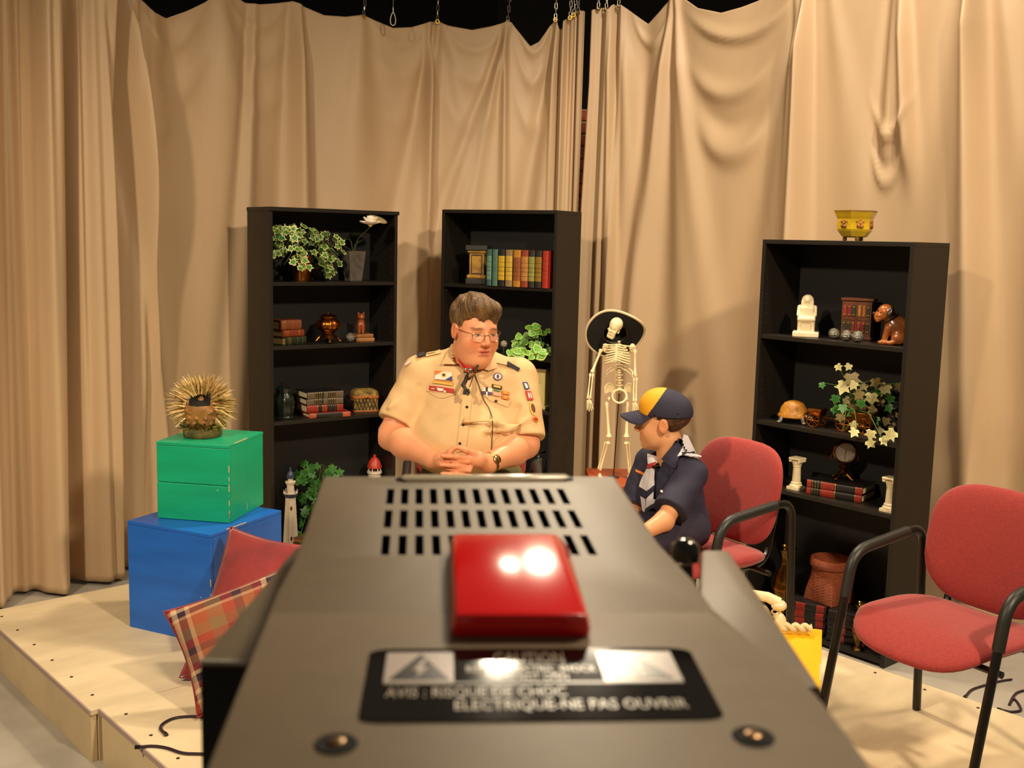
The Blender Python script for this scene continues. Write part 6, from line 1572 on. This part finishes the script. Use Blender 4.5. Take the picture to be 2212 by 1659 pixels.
g = G(); g.tube([at(1026, 802, 4.06) - MB, at(1033, 788, 4.055) - MB], .0052, 10); part('clip_microphone', g, mm('mic_grey', '5a5650', .35, metal=.6), man)
wp = []
for px, py in ((1025, 803), (1028, 815), (1034, 832), (1040, 850), (1046, 866), (1055, 880), (1061, 895), (1064, 912), (1064, 930), (1063, 950), (1062, 972)):
    d = ray(px, py).normalized(); h = bv.ray_cast(CP, d); wp.append((h[0] - d * .006 if h[0] is not None else at(px, py, 4.0)) - MB)
g = G(); g.tube([tuple(p) for p in catmull([tuple(p) for p in wp], 5)], .0016, 6); part('microphone_wire', g, m_lea, man)
g = G(); g.tube([tuple(p) for p in catmull([tuple(at(x, y, Y) - MB) for x, y, Y in ((1025, 804, 4.05), (1020, 820, 4.02), (1014, 836, 4.0))], 5)], .0018, 6); part('microphone_wire', g, m_lea, man)
# watch
wd_ = (wrL - elL) / np.linalg.norm(wrL - elL); wc = Vector(wrL + (elL - wrL) * .02); ax = Vector(wd_); u_ = ax.orthogonal().normalized(); w_ = ax.cross(u_)
watch = link('wristwatch', None, man); watch['label'] = 'steel and gold wristwatch'
for k in range(14):
    a = k * .4488; pz = wc + (u_ * math.cos(a) + w_ * math.sin(a)) * .038; rd = (u_ * math.cos(a) + w_ * math.sin(a)); Mk = Matrix((ax, rd.cross(ax), rd)).transposed().to_4x4(); Mk.translation = pz
    g = G(); g.box((0, 0, 0), (.015, .016, .004), M=Mk); part('band_link', g, mm('gold_steel', 'b09a60', .25, metal=1), watch, 0, .001)
fr_ = (CP - (wc + MB)).normalized(); fr_ = (fr_ - ax * fr_.dot(ax)).normalized(); Mk = Matrix((ax, fr_.cross(ax), fr_)).transposed().to_4x4(); Mk.translation = wc + fr_ * .041 + Vector((0, 0, 0))
g = G(); g.lathe([(.014, 0), (.0165, .002), (.0165, .006), (.013, .008)], 24, M=Mk); part('watch_case', g, mm('gold_steel', 'b09a60', .25, metal=1), watch)
g = G(); g.lathe([(.0125, .0075), (0, .0078)], 24, M=Mk); part('watch_dial', g, mm('watch_black', '100e0c', .1), watch)

# ---------------------------------------------------------------- seated boy
BB = Vector((BCH.x - .02, BCH.y, ZP)); boy = person('boy in navy uniform and navy and yellow cap, seen in profile', BB)
def bp(px, py, Y): return np.array(at(px, py, Y) - BB, np.float32)
th_b = math.radians(-57); bl_ = np.array([math.cos(th_b), math.sin(th_b), 0], np.float32); bf_ = np.array([math.sin(th_b), -math.cos(th_b), 0], np.float32); bz_ = np.array([0, 0, 1], np.float32)
RB = np.stack([bl_, bf_, bz_], 1)
RC = head_axes(math.radians(-103), math.radians(2), 0); RCn = np.array(RC); CO = np.array(at(1431, 913, 4.05) - BB, np.float32); CSC = .89
cl_ = lambda x, y, z: tuple(CO + (RCn @ np.array([x, y, z])) * CSC)
sh0 = bp(1447, 1010, 4.06)
nsh, fsh = sh0 + bl_ * .125, sh0 - bl_ * .12
nel, nwr = bp(1434, 1126, 3.80), bp(1392, 1150, 3.74)
fel, fwr = fsh + np.array([-.06, -.03, -.20], np.float32), fsh + np.array([-.10, -.16, -.22], np.float32)
ops = [('u', sd_ell(bp(1455, 1085, 4.08), (.07, .07, .13)), .03), ('u', sd_cap(bp(1446, 1012, 4.06), cl_(0, -.025, -.07), .045, .050), .03), ('u', xf(sdf(head_ops(0)), CO, RCn, CSC), .010)]
for s_, e_, w_ in ((nsh, nel, nwr), (fsh, fel, fwr)):
    ops += [('u', sd_cap(s_, s_ + (e_ - s_) * .6, .032, .034), .02), ('u', sd_cap(s_ + (e_ - s_) * .6, e_, .036, .034), .02), ('u', sd_cap(e_, w_, .037, .026), .015)]
    d_ = (w_ - e_) / np.linalg.norm(w_ - e_); pc = w_ + d_ * .03
    ops += [('u', sd_cap(w_, pc, .025, .022), .012)]
    up_ = np.array([0, 0, 1], np.float32); lat = np.cross(d_, up_); lat /= np.linalg.norm(lat)
    for k in range(4):
        a = pc + lat * (k - 1.5) * .0125 + d_ * .012; b = a + d_ * (.026 - .003 * abs(k - 1)) - up_ * .006; c = b + d_ * .014 - up_ * .016
        ops += [('u', sd_cap(a, b, .0078, .0072), .005), ('u', sd_cap(b, c, .0070, .0060), .003)]
    a = w_ + lat * .02 + d_ * .008; ops += [('u', sd_cap(a, a + lat * .012 + d_ * .03, .0085, .0066), .006)]
def boy_col(V):
    c = np.tile(lin('d89a6c'), (len(V), 1)); q = ((V - CO) @ RCn) / CSC
    def mx(w, col):
        nonlocal c
        w = np.clip(w, 0, 1)[:, None]; c = c * (1 - w) + col * w
    for s in (-1, 1):
        mx(.5 * np.exp(-(((q[:, 0] - s * .042) / .024) ** 2 + ((q[:, 1] - .075) / .03) ** 2 + ((q[:, 2] + .035) / .024) ** 2)), lin('cc7a54')); mx(.6 * np.exp(-(((q[:, 0] - s * .085) / .02) ** 2 + ((q[:, 1] + .01) / .03) ** 2 + (q[:, 2] / .04) ** 2)), lin('d07a58'))
        mx(.8 * np.exp(-(((q[:, 0] - s * .034) / .018) ** 4 + ((q[:, 2] - .0235) / .0045) ** 4)) * (q[:, 1] > .055), lin('5a3c24'))
        mx(.8 * np.exp(-(((q[:, 0] - s * .032) / .012) ** 4 + ((q[:, 2] - .001) / .003) ** 4)) * (q[:, 1] > .06), lin('3a281c'))
    mx(.9 * np.exp(-((q[:, 0] / .019) ** 4 + ((q[:, 2] + .067) / .010) ** 4)) * (q[:, 1] > .074), lin('b05c48'))
    return c
me = sdf_mesh('body', sdf(ops), np.array(CO) + (-.26, -.48, -.45), np.array(CO) + (.26, .32, .14), .0034, m_skin, boy_col); link('body', me, boy)
for s in (-1, 1):
    g = G(); g.ell(cl_(s * .032, .0765, 0), .0105, 12, 8); e = part('eye', g, MT['eye_white'], boy)
    g = G(); g.ell(cl_(s * .032, .0868, 0), (.0042, .0024, .0042), 10, 6, R=RC); part('iris', g, MT['iris'], e)
bh = [('u', sd_ell((0, -.024, .040), (.0815, .099, .088)), .01), ('s', sd_plane((0, 0, -1), -.050), .004), ('s', sd_plane((0, .5, .87), -.058), .010), ('s', sd_box((0, .10, -.03), (.2, .075, .10), .02), .01), ('s', sd_box((.085, .012, -.03), (.03, .030, .050), .012), .006), ('s', sd_box((-.085, .012, -.03), (.03, .030, .050), .012), .006)]
bhf = sdf(bh); me = sdf_mesh('hair', xf(lambda p: bhf(p) + .0012 * np.sin(p[:, 2] * 260 + p[:, 0] * 150), CO, RCn, CSC), np.array(CO) - .14, np.array(CO) + .14, .003, hair_mat('boy_hair', '5a3a20', '3a2414', (1.5, 1.5, .6))); link('hair', me, boy)
# cap
m_nvy = mat('navy_cotton', '262338', .8, var=.12, vscale=10, bump=.15, bscale=220); m_gldc = mat('yellow_cotton', 'e8a010', .7, var=.05)
cap = link('cap', None, boy); cap['label'] = 'navy baseball cap with a yellow front panel'
dome = [('u', sd_ell((0, -.018, .048), (.092, .113, .092)), .01), ('u', sd_ell((0, .016, .082), (.072, .076, .064)), .04), ('s', sd_plane((0, -.06, 1), .034), .004)]
dome += [('s', sd_cap((s * .09, y, .03), (0, -.02, .145), .0028, .0028), .006) for s in (-1, 1) for y in (.03, -.08)]
dmf = sdf(dome)
def yel(V):
    q = ((V - CO) @ RCn) / CSC; return ((q[:, 1] > -.012 + (.142 - q[:, 2]) * .68 - .10 * 0)).astype(int)
me = sdf_mesh('crown', xf(dmf, CO, RCn, CSC), np.array(CO) - .15, np.array(CO) + .16, .003, [m_nvy, m_gldc], matfn=yel); link('crown', me, cap)
g = G(); vs = []; NA, NR = 24, 8
for layer in (0, 1):
    for j in range(NR + 1):
        for i in range(NA + 1):
            a = -1.15 + 2.3 * i / NA; r = j / NR
            x0, y0 = .080 * math.sin(a), -.012 + .100 * math.cos(a); L_ = .094 * max(0.02, math.cos(a * .95)) ** .6
            x = x0 + r * L_ * math.sin(a) * .15; y = y0 + r * L_; z = .044 - .10 * r * L_ - 5.5 * x * x * (.35 + .65 * r) + .012 * (1 - r) - layer * .005
            vs.append(cl_(x, y, z))
W_ = NA + 1; NL = (NR + 1) * W_; fs = []
for j in range(NR):
    for i in range(NA):
        a = j * W_ + i; fs += [(a, a + 1, a + W_ + 1, a + W_), (NL + a, NL + a + W_, NL + a + W_ + 1, NL + a + 1)]
ed = [NR * W_ + i for i in range(W_)]; fs += [(ed[i], ed[i + 1], NL + ed[i + 1], NL + ed[i]) for i in range(NA)]
g.add(vs, fs); part('bill', g, m_nvy, cap, 60)
g = G(); g.ell(cl_(0, -.005, .139), (.008, .008, .005), 10, 6); part('button', g, m_gldc, cap)
# shirt, trousers
tor = [('u', xf(sd_ell((0, 0, 0), (.140, .108, .155)), bp(1452, 1072, 4.07), RB), .02), ('u', xf(sd_ell((0, .0, 0), (.135, .115, .10)), bp(1466, 1130, 4.07), RB), .05), ('u', sd_cap(nsh, fsh, .054, .052), .04), ('u', sd_cap(sh0 + bl_ * .05, cl_(0, -.03, -.11), .05, .05), .03)]
for s_, e_, fr in ((nsh, nel, .80), (fsh, fel, .8)):
    d_ = (e_ - s_); L_ = np.linalg.norm(d_); d_ = d_ / L_
    tor += [('u', sdf([('u', sd_cap(s_, s_ + d_ * (L_ * fr + .06), .058, .070), .01), ('s', (lambda q, a=s_ + d_ * L_ * fr, d=d_: -((q - a) @ d)), .004)]), .02)]
tor += [('s', sd_cap(bp(1441, 1004, 4.05), cl_(0, -.01, -.06), .044, .056), .006), ('s', sd_cap(bp(1478, 1105, 3.95), bp(1500, 1060, 3.98), .006, .004), .012), ('s', sd_cap(bp(1490, 1125, 3.97), bp(1515, 1095, 4.0), .006, .004), .012), ('s', sd_cap(bp(1440, 1040, 3.9), bp(1470, 1015, 3.9), .005, .003), .012), ('s', sd_cap(bp(1450, 1065, 3.88), bp(1490, 1035, 3.9), .005, .003), .010)]
tf2 = sdf(tor); me = sdf_mesh('shirt', lambda p: np.maximum(tf2(p), .47 - p[:, 2]) + .0014 * np.sin(p[:, 0] * 60 + p[:, 2] * 70) * np.sin(p[:, 2] * 52 - p[:, 1] * 45), np.array(CO) + (-.26, -.40, -.52), np.array(CO) + (.28, .30, -.02), .0046, m_nvy); bsh = link('shirt', me, boy); bsh['label'] = 'navy blue short-sleeved uniform shirt'
hip = np.array([0, 0, .54], np.float32); tr = [('u', sd_ell(hip + bf_ * .05, (.085, .085, .072)), .02)]
for s in (-1, 1):
    a = hip + bl_ * s * .06 + bf_ * .06; k = hip + bl_ * s * .085 + bf_ * .30 + bz_ * -.01; f_ = hip * 0 + bl_ * s * .085 + bf_ * .33; f_[2] = .08
    tr += [('u', sd_cap(a, k, .068, .052), .03), ('u', sd_cap(k, f_, .050, .038), .02)]
    kf = sdf([('u', sd_ell((0, .0, .032), (.034, .045, .032)), .02), ('u', sd_ell((0, .06, .024), (.036, .065, .024)), .02), ('s', sd_plane((0, 0, 1), .001), .002)]); o_ = f_.copy(); o_[2] = 0
    link('shoe', sdf_mesh('shoe', xf(kf, o_, RB), o_ + (-.16, -.16, -.01), o_ + (.16, .16, .09), .006, MT['black_leather']), boy)
me = sdf_mesh('trousers', sdf(tr), (-.50, -.45, .03), (.26, .30, .70), .009, mat('navy_trousers', '2a2234', .85, bump=.15, bscale=150)); link('trousers', me, boy)
bv2 = bvh_of(bsh)
def bd(name, q, m, off=.004, n=6, rnd=False, label=None): return decal(name, q, bv2, off, m, boy, BB, n, .003, label, rnd)
m_kw = mat('pale_blue_kerchief', 'd2cbd0', .75); m_kn = mat('kerchief_stripe', '25263c', .75)
bd('collar', [(1466, 946), (1479, 952), (1462, 1016), (1428, 992)], m_nvy, .012, 8); bd('collar', [(1398, 978), (1424, 968), (1420, 998), (1404, 996)], m_nvy, .010, 8)
bd('neckerchief_back', [(1477, 938), (1486, 941), (1508, 988), (1463, 990)], m_kw, .015, 8, label='pale blue neckerchief with navy stripes'); bd('neckerchief_stripe', [(1470, 983), (1500, 974), (1503, 980), (1478, 992)], m_kn, .018); bd('neckerchief_edge', [(1478, 990), (1503, 981), (1511, 994), (1490, 992)], m_kw, .016)
bd('neckerchief_front', [(1402, 985), (1413, 988), (1426, 1006), (1408, 1010)], m_kw, .016); bd('neckerchief_knot', circ(1412, 1010, 5, 4), mm('red_cord', 'a03028', .7), .022, rnd=True); bd('slide', circ(1423, 1009, 5, 7), mm('black_slide', '14100e', .3), .022, rnd=True)
bd('neckerchief_tail', [(1404, 1014), (1413, 1013), (1404, 1062), (1386, 1050)], m_kw, .016); bd('neckerchief_tail', [(1413, 1013), (1420, 1016), (1419, 1050), (1405, 1060)], m_kw, .018); bd('neckerchief_stripe', [(1387, 1052), (1404, 1064), (1402, 1076), (1390, 1070)], m_kn, .017); bd('neckerchief_stripe', [(1406, 1060), (1419, 1050), (1419, 1060), (1404, 1074)], m_kn, .019)
bd('neckerchief_tail', [(1391, 1071), (1401, 1077), (1400, 1108), (1395, 1100)], m_kw, .016); bd('neckerchief_tail', [(1404, 1076), (1418, 1062), (1417, 1084), (1402, 1098)], m_kw, .018); bd('neckerchief_stripe', [(1403, 1098), (1416, 1086), (1415, 1096), (1402, 1108)], m_kn, .018)
bd('name_strip', [(1374, 1014), (1393, 1022), (1393, 1028), (1374, 1019)], cor_, .004); bd('button', circ(1431, 1063, 2.2, 2.8), cw, .006, rnd=True); bd('button', circ(1483, 984, 2.5), cw, .020, rnd=True)
